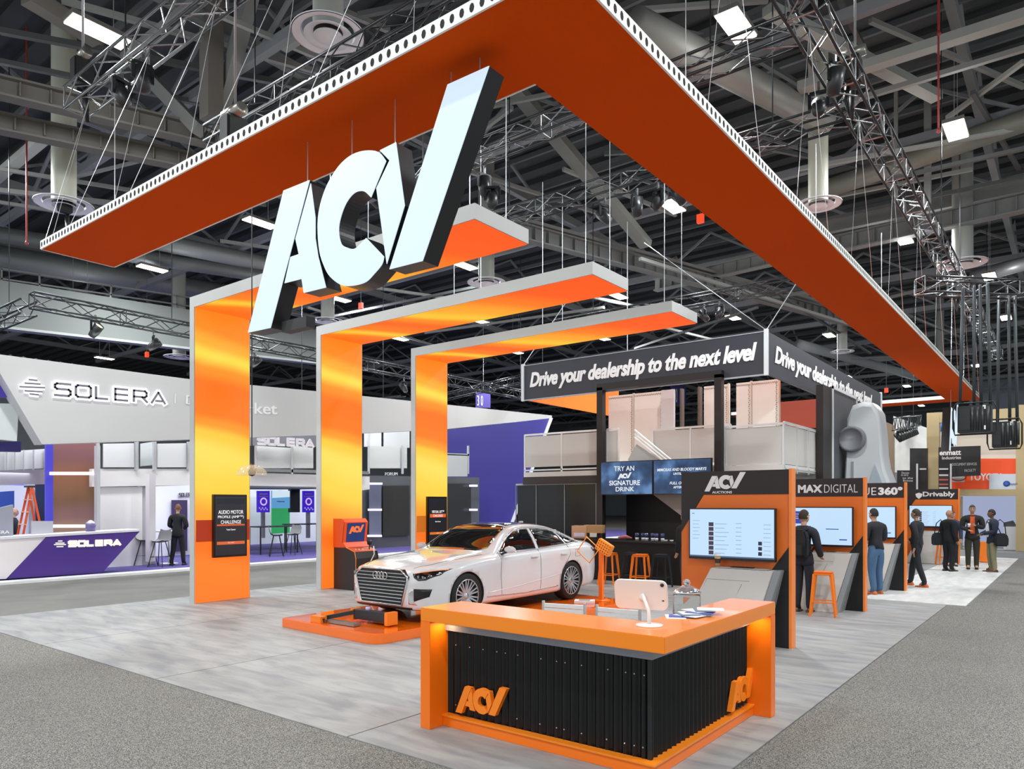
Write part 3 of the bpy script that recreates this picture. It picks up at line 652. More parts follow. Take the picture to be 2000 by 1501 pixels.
# black display tower with white framed side picture
tw = thing('display_tower', (-5.6,21,.014), 'tall black tower with white framed picture panel beside the deck', 'wall')
MB().box(-5.48,-5.3,20.05,20.9,.014,5.05).build('tower_body', mat('231b1a', .5), tw)
MB().box(-5.36,-5.3,20.9,23.66,.014,5.1).build('picture_panel', mat('52555a', .5), tw)
MB().box(-5.3,-5.27,20.9,20.98,.014,5.12).box(-5.3,-5.27,23.58,23.66,.014,5.12).box(-5.3,-5.27,20.9,23.66,5.04,5.12).build('panel_frame', mat('e4e4e4', .4), tw)
# pale sculpted tower with dark disc
sp = thing('sculpted_prop', (-4.9,22.4,.02), 'giant pale grey moulded plastic prop with round dark disc', 'display')
prof = [(-1.05,0),(-1.0,2.2),(-.92,3.2),(-.85,4.3),(-.62,4.66),(-.2,4.74),(.25,4.7),(.62,4.45),(.78,3.9),(.86,3.3),(1.0,2.9),(1.35,2.5),(1.5,1.9),(1.5,0)]
rows = []
for yy, sc_ in ((-.55,.0),(-.5,.9),(-.3,1),(.3,1),(.5,.9)):
    rows.append([(-4.62+(.62 if p[0]<0 else .40)*(p[0]*(.92+.08*sc_)), 22.4+yy, .02+p[1]*(.97+.03*sc_)) for p in prof])
spm = MB().grid(rows)
k = len(prof); spm.add(rows[0], [tuple(range(k))]); spm.add(rows[-1], [tuple(range(k-1,-1,-1))])
o = spm.build('moulded_body', mat('c8ccce', .45), sp)
MB().prism([(-4.55,.02),(-4.55,2.5),(-4.42,3.0),(-4.1,2.1),(-4.08,.02)], 'y', 21.78, 21.9).build('side_rib', mat('a6b2bc', .45), sp)
MB().box(-5.02,-4.97,21.8,21.88,.02,3.1).build('groove', mat('8a8f94', .6), sp)
MB().lathe([(0,0),(.27,0),(.28,-.02),(.33,-.02),(.36,.02),(.36,.2),(0,.2)], 40, (-5.0,21.68,3.72), 'y').build('disc', mat('6f7075', .5), sp)
# ---------------------------------------------------------------- orange platform
pf = thing('car_platform', (-8.6,9.6,.014), 'low glossy orange platform under the white car', 'platform')
pl = [(-9.9,6.9),(-9.85,6.82),(-7.85,6.72)]
for k in range(5): a = radians(-90+k*22.5); pl.append((-7.75+.2*cos(a), 6.92+.2*sin(a)))
pl += [(-7.5,8.1),(-6.65,9.4),(-6.5,12.0),(-9.9,12.6)]
OG = mat('ff7410', .12, coat=.5)
MB().prism(pl, 'z', .014, .15).build('platform_slab', OG, pf, bev=.006)
MB().prism([(x*.985-.125, y*.985+.14) for x, y in pl], 'z', .15, .153).build('top_sheet', mat('f56c10', .1, coat=.6), pf)

# ---------------------------------------------------------------- the white saloon car
def pch(xs, ys):
    n = len(xs); h = [xs[i+1]-xs[i] for i in range(n-1)]; d = [(ys[i+1]-ys[i])/h[i] for i in range(n-1)]; m = [0]*n
    m[0], m[-1] = d[0], d[-1]
    for i in range(1, n-1): m[i] = 0 if d[i-1]*d[i] <= 0 else 2*d[i-1]*d[i]/(d[i-1]+d[i])
    def f(x):
        if x <= xs[0]: return ys[0]
        if x >= xs[-1]: return ys[-1]
        i = max(j for j in range(n-1) if xs[j] <= x); t = (x-xs[i])/h[i]
        return ys[i]*(2*t**3-3*t*t+1)+h[i]*m[i]*(t**3-2*t*t+t)+ys[i+1]*(-2*t**3+3*t*t)+h[i]*m[i+1]*(t**3-t*t)
    return f
def crv(d): k = sorted(d); return pch(k, [d[i] for i in k])
ZB = crv({-2.57:.38,-2.5:.28,-2.2:.2,-1:.17,1.8:.17,2.2:.19,2.34:.2,2.40:.25})
WW = crv({-2.57:.72,-2.5:.80,-2.35:.87,-2.1:.915,-1.5:.94,0:.943,1.5:.935,1.95:.905,2.15:.86,2.28:.78,2.36:.68,2.40:.58})
ZBELT = crv({-2.57:.88,-2.4:.98,-2.0:1.015,-1.5:1.0,-.5:.975,.5:.945,.95:.925,1.5:.885,2.0:.82,2.28:.76,2.40:.68})
WB = crv({-2.57:.64,-2.4:.76,-2.0:.83,-1.5:.865,0:.872,.95:.865,1.5:.84,2.0:.79,2.2:.72,2.34:.60,2.40:.50})
RY = crv({-2.57:.52,-2.3:.66,-2.05:.70,-1.85:.69,-1.5:.635,-1.0:.60,-.4:.605,0:.63,.3:.68,.6:.745,.8:.77,1.0:.76,1.5:.70,2.0:.64,2.3:.52,2.4:.42})
RZ = crv({-2.57:.95,-2.4:1.04,-2.15:1.06,-1.95:1.09,-1.7:1.18,-1.4:1.275,-1.0:1.36,-.5:1.392,-.2:1.385,.1:1.34,.35:1.235,.6:1.09,.8:.985,1.0:.965,1.5:.93,2.0:.865,2.28:.80,2.4:.72})
ZC = crv({-2.57:.97,-2.5:1.05,-2.2:1.09,-2.0:1.12,-1.75:1.205,-1.4:1.345,-1.1:1.41,-.8:1.44,-.4:1.457,0:1.425,.2:1.37,.45:1.25,.7:1.115,.9:1.02,1.0:1.005,1.5:.965,2.0:.895,2.28:.83,2.36:.80,2.4:.755})
def section(x):
    zb, w_, zt, wb, ry, rz, zc = ZB(x), WW(x), ZBELT(x), WB(x), RY(x), RZ(x), ZC(x)
    zm = zb+(zt-zb)*.42; 
    P = [(0,zb),(w_-.2,zb),(w_-.05,zb+.03),(w_-.012,zb+.12),(w_,zm),(w_-.004,zm+(zt-zm)*.45),(w_*.985,zt-.07),(wb+.012,zt-.012),(wb,zt+.004)]
    P += [(wb+(ry-wb)*.35+.012,zt+(rz-zt)*.4),(wb+(ry-wb)*.7+.012,zt+(rz-zt)*.75),(ry,rz),(ry-.07,rz+(zc-rz)*.42),(ry*.55,rz+(zc-rz)*.86),(0,zc)]
    out = []
    n = len(P)
    for i in range(n-1):
        p0, p1, p2, p3 = P[max(i-1,0)], P[i], P[i+1], P[min(i+2,n-1)]
        for s in range(3):
            t = s/3
            q = [.5*(2*p1[a]+(p2[a]-p0[a])*t+(2*p0[a]-5*p1[a]+4*p2[a]-p3[a])*t*t+(3*p1[a]-p0[a]-3*p2[a]+p3[a])*t**3) for a in (0,1)]
            if i == 0: q = [p1[0]+(p2[0]-p1[0])*t, p1[1]]
            out.append(tuple(q))
    out.append(P[-1]); return out
car = thing('car', (-8.43,10.0,.153), 'white four-door saloon car on the orange platform', 'car', rz=-pi/2)
xs = [-2.57+4.97*(1-cos(pi*k/88))/2 for k in range(89)]
rows = []
for x in xs:
    s = section(x); rows.append([(x,y,z) for y, z in s]+[(x,-y,z) for y, z in reversed(s[1:-1])])
mb = MB().grid(rows, closed=True); n = len(rows[0])
mb.add([rows[0][i] for i in range(n)], [tuple(range(n-1,-1,-1))]); mb.add([rows[-1][i] for i in range(n)], [tuple(range(n))])
PAINT = mat('d8d9da', .22, coat=1, name='white_paint'); WELL = mat('0c0c0d', .8)
bm = bmesh.new(); me = mb.mesh('body_shell', [PAINT, WELL]); bm.from_mesh(me)
bmesh.ops.remove_doubles(bm, verts=bm.verts, dist=.0004); bmesh.ops.recalc_face_normals(bm, faces=bm.faces)
BV = BVHTree.FromBMesh(bm); bm.to_mesh(me); bm.free()
body = bpy.data.objects.new('body_shell', me); COL.objects.link(body)
cut = MB()
for lx in (1.47,-1.47):
    for sy in (-1,1): cut.lathe([(0,-.24),(.385,-.24),(.385,.24),(0,.24)], 48, (lx,sy*.86,.35), 'y')
co = bpy.data.objects.new('cutter', cut.mesh('cutter', WELL)); COL.objects.link(co)
md = body.modifiers.new('b', 'BOOLEAN'); md.object = co; md.operation = 'DIFFERENCE'; md.solver = 'EXACT'
bpy.context.view_layer.update()
dg = bpy.context.evaluated_depsgraph_get(); nm = bpy.data.meshes.new_from_object(body.evaluated_get(dg)); nm.name = 'body_shell'
body.modifiers.clear(); body.data = nm; bpy.data.objects.remove(co)
nm.materials.clear(); nm.materials.append(PAINT); nm.materials.append(WELL)
for p in nm.polygons:
    p.use_smooth = True; c = p.center; p.material_index = 0
    for lx in (1.47,-1.47):
        if sqrt((c.x-lx)**2+(c.z-.35)**2) < .388 and abs(c.y) < .93 and (abs(p.normal.y) < .35 or abs(abs(c.y)-.62) < .02) and (abs(abs(c.y)-.62) < .02 or sqrt((c.x-lx)**2+(c.z-.35)**2) > .377): p.material_index = 1
    if c.z < .21 and abs(p.normal.z) > .8: p.material_index = 1
nm.attributes.new('sharp_face', 'BOOLEAN', 'FACE') if 'sharp_face' not in nm.attributes else None
body.parent = car
def hit(o, d):
    r = BV.ray_cast(Vector(o), Vector(d)); return r[0], r[1]
def patch(name, poly, mode, m, off=.004, parent=None, step=.05, mirror=False, skirt=.012):
    """a panel of the given outline laid on the body surface; mode: side (x,z), front (y,z), rear (y,z), top (x,y)"""
    def cast(a, b):
        if mode == 'side': return hit((a,2,b),(0,-1,0))
        if mode == 'front': return hit((4,a,b),(-1,0,0))
        if mode == 'rear': return hit((-4,a,b),(1,0,0))
        return hit((a,b,3),(0,0,-1))
    pts = []
    n = len(poly)
    for i in range(n):
        a, b = Vector(poly[i]), Vector(poly[(i+1) % n]); k = max(1, int((b-a).length/step))
        pts += [a.lerp(b, j/k) for j in range(k)]
    ne = len(pts); x0 = min(p.x for p in pts); x1 = max(p.x for p in pts); y0 = min(p.y for p in pts); y1 = max(p.y for p in pts)
    def inside(q):
        r = False
        for i in range(ne):
            a, b = pts[i], pts[(i+1) % ne]
            if (a.y > q.y) != (b.y > q.y) and q.x < (b.x-a.x)*(q.y-a.y)/(b.y-a.y)+a.x: r = not r
        return r
    g = list(pts); a = x0+step/2
    while a < x1:
        b = y0+step/2
        while b < y1:
            q = Vector((a,b))
            if inside(q) and min((q-p).length for p in pts) > step*.35: g.append(q)
            b += step
        a += step
    V, E_, F_, *_ = delaunay_2d_cdt(g, [(i, (i+1) % ne) for i in range(ne)], [], 1, 1e-6)
    vs = []; ns = []; 
    for q in V:
        h, nn = cast(q.x, q.y)
        if h is None: h, nn = (vs[-1] if vs else Vector((0,0,0))), Vector((0,0,1))
        vs.append(h); ns.append(nn)
    ok = [v+nn*off for v, nn in zip(vs, ns)]
    out = MB(); k = len(ok); fs = [tuple(f) for f in F_]
    flip = False
    if fs:
        a, b, c = (ok[i] for i in fs[0]); flip = (b-a).cross(c-a).dot(ns[fs[0][0]]) < 0
    if flip: fs = [f[::-1] for f in fs]
    sk = [ok[i]-ns[i]*skirt for i in range(ne)] if len(V) >= ne else []
    out.add(ok+sk, fs+[(i, (i+1) % ne, k+(i+1) % ne, k+i) for i in range(ne)] if sk else fs, True)
    o = out.build(name, m, parent or car, world=False)
    if mirror:
        o2 = MB().add([(v[0],-v[1],v[2]) for v in out.v], [f[::-1] for f in out.f], True).build(name, m, parent or car, world=False)
        return o, o2
    return o
def line_on(name, pts, mode, r, m, off=.003, parent=None, mirror=False, closed=False):
    q = []
    L = pts+[pts[0]] if closed else pts
    for i in range(len(L)-1):
        a, b = Vector(L[i]), Vector(L[i+1]); k = max(1, int((b-a).length/.06))
        for j in range(k):
            c = a.lerp(b, j/k); h, nn = hit((c.x,2,c.y),(0,-1,0)) if mode == 'side' else hit((4,c.x,c.y),(-1,0,0)) if mode == 'front' else hit((c.x,c.y,3),(0,0,-1))
            if h is not None: q.append(h+nn*off)
    if not closed:
        c = L[-1]; h, nn = hit((c[0],2,c[1]),(0,-1,0)) if mode == 'side' else hit((4,c[0],c[1]),(-1,0,0)) if mode == 'front' else hit((c[0],c[1],3),(0,0,-1))
        if h is not None: q.append(h+nn*off)
    o = MB().tube(q, r, 6, closed=closed).build(name, m, parent or car, world=False)
    if mirror: MB().tube([(v[0],-v[1],v[2]) for v in q], r, 6, closed=closed).build(name, m, parent or car, world=False)
    return o
CG = mat('0d1012', .03, coat=1, name='dark_glass'); CHR = mat('dfe2e4', .15, .9); GAP = mat('2a2a2a', .7)
WS = mat('1e1f1c', .02, coat=1, name='windscreen_glass')
patch('windscreen', [(.86,-.56),(.88,-.3),(.89,0),(.88,.3),(.86,.56),(.72,.70),(.40,.64),(.06,.565),(.03,.3),(.02,0),(.03,-.3),(.06,-.565),(.40,-.64),(.72,-.70)], 'top', WS, step=.07)
patch('roof_glass', [(-.02,-.50),(-.02,.50),(-.5,.50),(-1.05,.47),(-1.05,-.47),(-.5,-.50)], 'top', CG, step=.1)
patch('rear_window', [(-1.36,-.5),(-1.32,0),(-1.36,.5),(-1.9,.58),(-1.98,0),(-1.9,-.58)], 'top', CG, step=.08)
w1 = [(.60,.985),(.40,1.125),(.20,1.235),(.02,1.305),(-.2,1.335),(-.42,1.345),(-.42,1.0)]
w2 = [(-.50,1.005),(-.50,1.345),(-.8,1.34),(-1.05,1.315),(-1.22,1.27),(-1.36,1.045)]
w3 = [(-1.41,1.05),(-1.29,1.25),(-1.5,1.19),(-1.7,1.11),(-1.8,1.06)]
for wpl in (w1, w2, w3):
    patch('side_window', wpl, 'side', CG, mirror=True, step=.06)
line_on('chrome_window_trim', [(.66,.965),(.42,1.13),(.20,1.255),(.0,1.33),(-.3,1.362),(-.8,1.362),(-1.1,1.33),(-1.35,1.265),(-1.6,1.18),(-1.86,1.055),(-1.4,1.03),(-.5,.99),(.3,.968)], 'side', .008, CHR, mirror=True, closed=True)
for pts in ([(.62,.95),(.66,.6),(.62,.3)], [(-.46,.98),(-.47,.6),(-.46,.3)], [(-1.4,1.02),(-1.42,.85),(-1.2,.62),(-1.12,.36)]):
    line_on('door_gap', pts, 'side', .004, GAP, off=.0, mirror=True)
line_on('bonnet_gap', [(.95,.78),(1.5,.74),(2.0,.66),(2.24,.53)], 'top', .004, GAP, off=0); line_on('bonnet_gap', [(.95,-.78),(1.5,-.74),(2.0,-.66),(2.24,-.53)], 'top', .004, GAP, off=0)
line_on('chrome_sill_trim', [(1.0,.30),(0,.27),(-1.0,.30)], 'side', .009, CHR, mirror=True, off=.002)
line_on('body_crease', [(.98,.36),(.2,.40),(-1.0,.50)], 'side', .006, PAINT, mirror=True, off=-.002)
for lx in (-.28,-1.2):
    for sy in (1,-1):
        h, _ = hit((lx,2,.86),(0,-1,0)); MB().box(lx-.1,lx+.1,sy*(h.y-.005),sy*(h.y+.028),.852,.876).build('door_handle', PAINT, car, bev=.008, world=False)
# wing mirrors
for sy in (1,-1):
    m_ = MB(); rows = []
    for k, (t, r1, r2) in enumerate(((-.09,.03,.02),(-.06,.07,.045),(.0,.09,.06),(.07,.085,.055),(.12,.05,.03))):
        rows.append([(.52+r1*.7*cos(2*pi*j/14)*.8, sy*(1.0+t), 1.03+r2*sin(2*pi*j/14)) for j in range(14)])
    o = m_.grid(rows, closed=True).add(rows[0], [tuple(range(14))]).add(rows[-1], [tuple(range(13,-1,-1))]).build('wing_mirror', PAINT, car, world=False)
    MB().bar((.55,sy*.86,.95),(.54,sy*.95,.985),.05,.03).build('mirror_stem', BLACK, o, world=False)
    MB().box(.445,.458,sy*.93,sy*1.07,.985,1.07).build('mirror_glass', CG, o, world=False)
# front end
GRB = mat('0b0b0c', .4)
gp = [(-.43,.80),(.43,.80),(.57,.70),(.56,.62),(.45,.27),(-.45,.27),(-.56,.62),(-.57,.70)]
gx = 2.40
gr = MB().prism([(a,b) for a, b in gp], 'x', gx-.12, gx+.006).build('grille', GRB, car, world=False)
MB().tube([(gx+.012,a,b) for a, b in gp], .014, 8, closed=True).build('grille_surround', CHR, gr, world=False)
def hw(z): return .57-(.80-z)*0 if False else (.43+(.80-z)*1.4 if z > .70 else (.57 if z > .66 else .56-(.62-z)*.314 if z < .62 else .565))
for k in range(9):
    z = .325+k*.052; hwid = hw(z)-.03
    MB().box(gx+.004,gx+.022,-hwid,hwid,z-.006,z+.006).build('grille_bar', CHR, gr, world=False)
for k in range(4):
    c = (-.105+.07*k, .70); MB().tube([(gx+.035, c[0]+.052*cos(2*pi*j/24), c[1]+.052*sin(2*pi*j/24)) for j in range(24)], .0065, 8, closed=True).build('ring_emblem', CHR, gr, world=False)
HL = mat('15171a', .08, coat=1)
hl = patch('headlamp', [(.60,.745),(.70,.775),(.80,.79),(.895,.80),(.885,.72),(.80,.655),(.72,.645),(.64,.69)], 'front', HL, step=.03, mirror=True)
for sy in (1,-1):
    q = []
    for a, b in ((.62,.745),(.72,.768),(.82,.782),(.885,.79)):
        h, nn = hit((4,a,b),(-1,0,0)); h = h+nn*.01; q.append((h.x,sy*h.y,h.z))
    MB().tube(q, .006, 6).build('daylight_strip', mat('ffb27a', .3, emit=.8), hl[0] if sy > 0 else hl[1], world=False)
    for a, b in ((.70,.70),(.76,.695),(.82,.715)):
        h, nn = hit((4,a,b),(-1,0,0)); h = h+nn*.004
        MB().box(h.x-.006,h.x+.008,sy*h.y-.02,sy*h.y+.02,h.z-.02,h.z+.02).build('lens', mat('aeb6bd', .08, .8), hl[0] if sy > 0 else hl[1], world=False, bev=.004)
patch('side_intake', [(.66,.53),(.85,.52),(.83,.41),(.66,.34)], 'front', GRB, step=.04, mirror=True)
patch('intake_blade', [(.585,.50),(.65,.53),(.65,.34),(.70,.29),(.58,.30)], 'front', CHR, step=.04, mirror=True, off=.008)
patch('front_lip', [(-.62,.245),(.62,.245),(.62,.215),(-.62,.215)], 'front', GRB, step=.05)
patch('tail_lamp', [(-2.2,.93),(-2.5,.945),(-2.52,.85),(-2.3,.86)], 'side', mat('7a1512', .15, coat=1), step=.05, mirror=True)
patch('rear_bumper_insert', [(-.6,.42),(.6,.42),(.55,.33),(-.55,.33)], 'rear', GRB, step=.08)
line_on('fuel_flap', [(-1.75,.93),(-1.6,.93),(-1.6,.8),(-1.75,.8)], 'side', .003, GAP, off=0, closed=True)
MB().box(-1.18,-1.06,-.015,.015,1.40,1.455).build('roof_fin', PAINT, car, bev=.006, world=False)
# wheels
TYRE = mat('151515', .75); RIMM = mat('c9ccd0', .22, .9); RIMD = mat('232427', .4, .6)
tyre = MB().lathe([(.255,-.11),(.33,-.118),(.352,-.1),(.357,-.05),(.357,.05),(.352,.1),(.33,.118),(.255,.11)], 48, axis='y', cap=False).mesh('tyre', TYRE)
rimm = MB().lathe([(.262,-.112),(.25,-.1),(.235,-.085),(.225,.08),(.262,.105)], 48, axis='y', cap=False).lathe([(.0,.06),(.235,.06)], 40, axis='y', cap=False).mesh('rim', RIMD)
ringm = MB().lathe([(.248,-.112),(.264,-.118),(.266,-.108)], 48, axis='y', cap=False).mesh('rim_lip', RIMM)
hubm = MB().lathe([(0,-.1),(.04,-.1),(.055,-.085),(.055,-.03),(0,-.03)], 20, axis='y').mesh('hub', RIMM)
spk = MB().add([(-.016,-.085,.04),(.016,-.085,.04),(.016,-.05,.04),(-.016,-.05,.04),(-.011,-.11,.25),(.011,-.11,.25),(.011,-.07,.25),(-.011,-.07,.25)],
     [(0,3,2,1),(4,5,6,7),(0,1,5,4),(1,2,6,5),(2,3,7,6),(3,0,4,7)]).mesh('spoke', RIMM)
for lx in (1.47,-1.47):
    for sy in (1,-1):
        o = share(car, 'wheel', tyre, (lx, sy*.815, .357), (0,0,pi if sy > 0 else 0))
        share(o, 'rim', rimm, (0,0,0)); share(o, 'rim_lip', ringm, (0,0,0)); share(o, 'hub', hubm, (0,0,0))
        for k in range(10):
            for dd in (-.13,.13): share(o, 'spoke', spk, (0,0,0), (0, 2*pi*k/10+dd, 0))
# lift device before the car
lf = thing('vehicle_lift', (-8.55,7.4,.153), 'low black and orange scissor lift arm under the car nose', 'lift')
MB().box(-8.75,-7.95,7.28,7.42,.2,.34).build('cross_beam', mat('2b2d30', .4), lf, bev=.006)
MB().box(-8.76,-8.7,7.26,7.44,.18,.35).build('end_block', mat('f08418', .4), lf, bev=.006)
MB().box(-7.98,-7.9,7.24,7.44,.17,.36).build('end_block', mat('f08418', .4), lf, bev=.006)
MB().bar((-8.7,7.3,.3),(-9.1,7.0,.2),.06).bar((-9.1,7.0,.22),(-8.95,6.9,.19),.06).build('swing_arm', mat('3a3c3f', .4, .5), lf)
MB().box(-9.2,-8.95,6.86,6.98,.153,.25).build('foot_block', mat('f08418', .4), lf, bev=.005)
MB().box(-8.95,-8.3,6.95,7.08,.16,.2).build('foot_plate', mat('9c9a94', .3, .8), lf, bev=.004)
MB().lathe([(0,0),(.04,0),(.04,.05),(0,.05)], 14, (-8.45,7.35,.34)).build('lift_pad', mat('c8b8e0', .4), lf)
# book-like white pad by the rear wheel and the leaning wire stand
pd = thing('white_manual', (-7.05,11.2,.154), 'white box lying on the platform near the rear wheel', 'box', rz=.5)
MB().box(-.18,.18,-.13,.13,0,.05).build('box_body', WHITE, pd, bev=.003, world=False)
MB().box(-.1,.1,-.08,.08,.05,.053).build('printed_patch', mat('8a8a90', .5), pd, world=False)
ws = thing('orange_post_stand', (-7.0,11.7,.154), 'orange post with tilted wire frame and perforated head behind the car', 'stand')
MB().lathe([(0,0),(.17,0),(.17,.012),(0,.012)], 24).build('base_plate', OSIDE, ws, world=False)
MB().box(-.035,.035,-.035,.035,.01,.9).build('post', OSIDE, ws, world=False)
h = thing('tmp', (0,0,0), None, None); bpy.data.objects.remove(h)
hd = MB().box(-.16,.16,-.05,.05,-.11,.11).build('perforated_head', mat('ff9a2c', .3), ws, bev=.01, world=False); hd.matrix_local = Matrix.Translation((.08,-.02,.98)) @ Matrix.Rotation(radians(28), 4, 'Y')
dots = MB()
for i in range(6):
    for j in range(4): dots.lathe([(0,0),(.011,0),(.011,.004),(0,.004)], 8, (-.125+i*.05,-.051,-.075+j*.05), 'y')
dots.build('head_perforation', mat('5a2406', .6), hd, world=False)['kind'] = 'stuff'
sq = [(-.17,-.17),(.17,-.17),(.17,.17),(-.17,.17)]
fm = MB().tube([(a,0,b) for a, b in sq], .013, 8, closed=True).build('wire_frame', mat('ffa83c', .3), ws, world=False); fm.matrix_local = Matrix.Translation((-.2,-.14,.93)) @ Matrix.Rotation(radians(38), 4, 'Y')
# arcade cabinet
ar = thing('arcade_cabinet', (-13.0,11.0,.014), 'black and orange arcade cabinet with blue screen at foot of middle arch', 'arcade machine', rz=radians(0))
def AC(poly, y0, y1, name, m): return MB().prism(poly, 'x', y0, y1).build(name, m, ar, world=True)
# cabinet faces the camera side (+x): side profile in (x,z) extruded along y
prf = [(-13.35,.014),(-12.72,.014),(-12.62,.72),(-12.66,.86),(-12.95,.94),(-13.06,1.05),(-13.0,1.5),(-13.08,1.56),(-13.35,1.56)]
MB().prism(prf, 'y', 10.62, 11.25).build('cabinet_body', mat('2b2523', .45), ar)
for y0 in (10.6,11.25): MB().prism([(x+(0.015 if x>-13.3 else 0),z+(.01 if z>.1 else 0)) for x, z in prf], 'y', y0, y0+.02).build('side_panel', mat('2a2220', .4), ar)
MB().prism([(-13.36,.95),(-12.95,.955),(-13.05,1.06),(-12.985,1.52),(-13.08,1.6),(-13.36,1.6)], 'y', 10.59, 10.6).build('orange_side', mat('f0561a', .4), ar)
MB().prism([(-12.94,.955),(-13.045,1.06),(-12.985,1.52),(-13.07,1.595),(-13.05,1.6),(-12.965,1.52),(-13.02,1.07),(-12.92,.96)], 'y', 10.6, 11.27).build('orange_bezel', mat('f4571a', .4), ar)
MB().add([(-13.015,10.67,1.075),(-13.015,11.2,1.075),(-12.96,11.2,1.5),(-12.96,10.67,1.5)], [(0,1,2,3)]).build('game_screen', mat('26386e', .3, emit=.9), ar)
logo(ar, (-12.975,10.72,1.26), (0,1,0), .44, .2, .01, mat('ff7a3a', .4, emit=.9))
MB().prism([(-12.94,.945),(-12.66,.865),(-12.655,.875),(-12.935,.957)], 'y', 10.6, 11.27).build('control_deck', mat('c85a28', .35), ar)
for y in (10.75,10.85,10.95): MB().lathe([(0,0),(.02,0),(.02,.015),(0,.02)], 12, (-12.78,y,.905)).build('push_button', mat('e8e0d8', .4), ar)
MB().tube([(-12.75,11.12,.9),(-12.74,11.12,1.02)], .012, 8).lathe([(0,0),(.05,.01),(.055,.06),(.05,.11),(0,.12)], 16, (-12.74,11.12,1.0)).build('headset_cup', BLACK, ar)
MB().tube([(-12.62,10.605,.02),(-12.6,10.605,.72),(-12.64,10.605,.87),(-12.93,10.605,.955),(-13.05,10.605,1.06)], .008, 6).build('orange_edging', mat('ff8a2c', .4), ar)
MB().tube([(-12.6,11.12,.98),(-12.56,11.1,.8),(-12.58,11.0,.62),(-12.62,10.9,.6)], .01, 8).build('cable', WHITE, ar)
for z in (.4,.55): MB().lathe([(0,0),(.022,0),(.018,.02),(0,.02)], 14, (-12.66,10.95,z), 'x').build('coin_knob', mat('c8b8a0', .3, .8), ar)
# ---------------------------------------------------------------- roof steel, ducts, fixtures
WEB = mat('67635c', .7, noise=.06, nscale=.4); LSTEEL = mat('7c7e7a', .6); DSTEEL = mat('4e5150', .6); PALEB = mat('8d908a', .7)
ceil_ = bpy.data.objects['ceiling']
def beam(a, b, w, h=None, m=None, name='roof_beam', ext=0):
    a, b = Vector(a), Vector(b); d = (b-a).normalized(); a = a-d*ext; b = b+d*ext
    return struct(MB().bar(a, b, w, h or w, ).build(name, m or LSTEEL))
def pb(x1, y1, x2, y2, z, w, h=None, m=None, z2=None, ext=0, name='roof_beam'):
    return beam(at(x1,y1,z=z), at(x2,y2,z=z2 or z), w, h, m, name, ext)
def ibeam(a, b, h, m, fl=.35, ribs=True):
    """deep girder: top and bottom flange, web, stiffener ribs"""
    a, b = Vector(a), Vector(b); d = (b-a); L = d.length; d.normalize(); mb = MB()
    up = Vector((0,0,1)); mb.bar(a+up*h/2, b+up*h/2, .06, h).bar(a, b, fl, .05).bar(a+up*h, b+up*h, fl, .05)
    o = struct(mb.build('roof_girder', m))
    if ribs:
        r = MB(); k = int(L/.6)
        for i in range(k):
            q = a+d*(i*.6+.3); r.bar(q+up*.05, q+up*(h-.05), fl*.85, .03, up=(d.x,d.y,0))
        r.build('stiffener_rows', m, o)['kind'] = 'stuff'
    return o
# secondary joists on a regular grid
jm = mat('54585a', .7)
for k in range(42):
    y = -6+2.45*k; j = MB(); j.bar((-60,y,14.3),(12,y,14.3),.1,.16); 
    j.build('joist', jm, ceil_)
for k in range(11):
    x = -60+7.2*k; j = MB(); j.bar((x,-7,13.7),(x,98,13.7),.22,.3)
    for q in range(21):
        y = -6+4.9*q; j.bar((x,y,13.7),(x,y+2.45,14.9),.09).bar((x,y+4.9,13.7),(x,y+2.45,14.9),.09)
    j.build('roof_truss', mat('6d706f', .7), ceil_)
for k in range(14):
    y = 3+7.3*k; j = MB(); j.bar((-60,y,12.9),(12,y,12.9),.2,.26)
    for q in range(15):
        x = -60+4.9*q; j.bar((x,y,12.9),(x+2.45,y,14.4),.09).bar((x+4.9,y,12.9),(x+2.45,y,14.4),.09)
    j.build('roof_truss', mat('74777a', .7), ceil_)
# named large members
ibeam(at(-120,160,z=11.2), at(520,310,z=11.2), .42, WEB)
ibeam(at(-120,232,z=10.9), at(440,345,z=10.9), .4, WEB)
pb(490,-10,420,262,14.2,.3,.3,LSTEEL,z2=11.3); pb(245,105,390,255,13.8,.3,.3,LSTEEL,z2=11.3)
pb(50,-10,190,75,13,.34,.34,WEB); pb(-10,350,88,268,12,.28,.2,PALEB); pb(555,95,640,40,12.5,.15)
b = at(413,235,z=11.3); beam(b, (b.x,b.y,15), .4, .4, WEB)
pb(380,0,240,110,13,.12); pb(0,60,700,190,13.4,.14,m=DSTEEL); pb(0,120,430,210,12.8,.12,m=DSTEEL); pb(120,0,620,140,13.2,.12)
pb(0,330,260,372,11.8,.1,m=LSTEEL); pb(0,372,230,398,11.5,.14,m=LSTEEL); pb(0,395,160,420,11.4,.1); pb(150,345,330,300,12,.08)
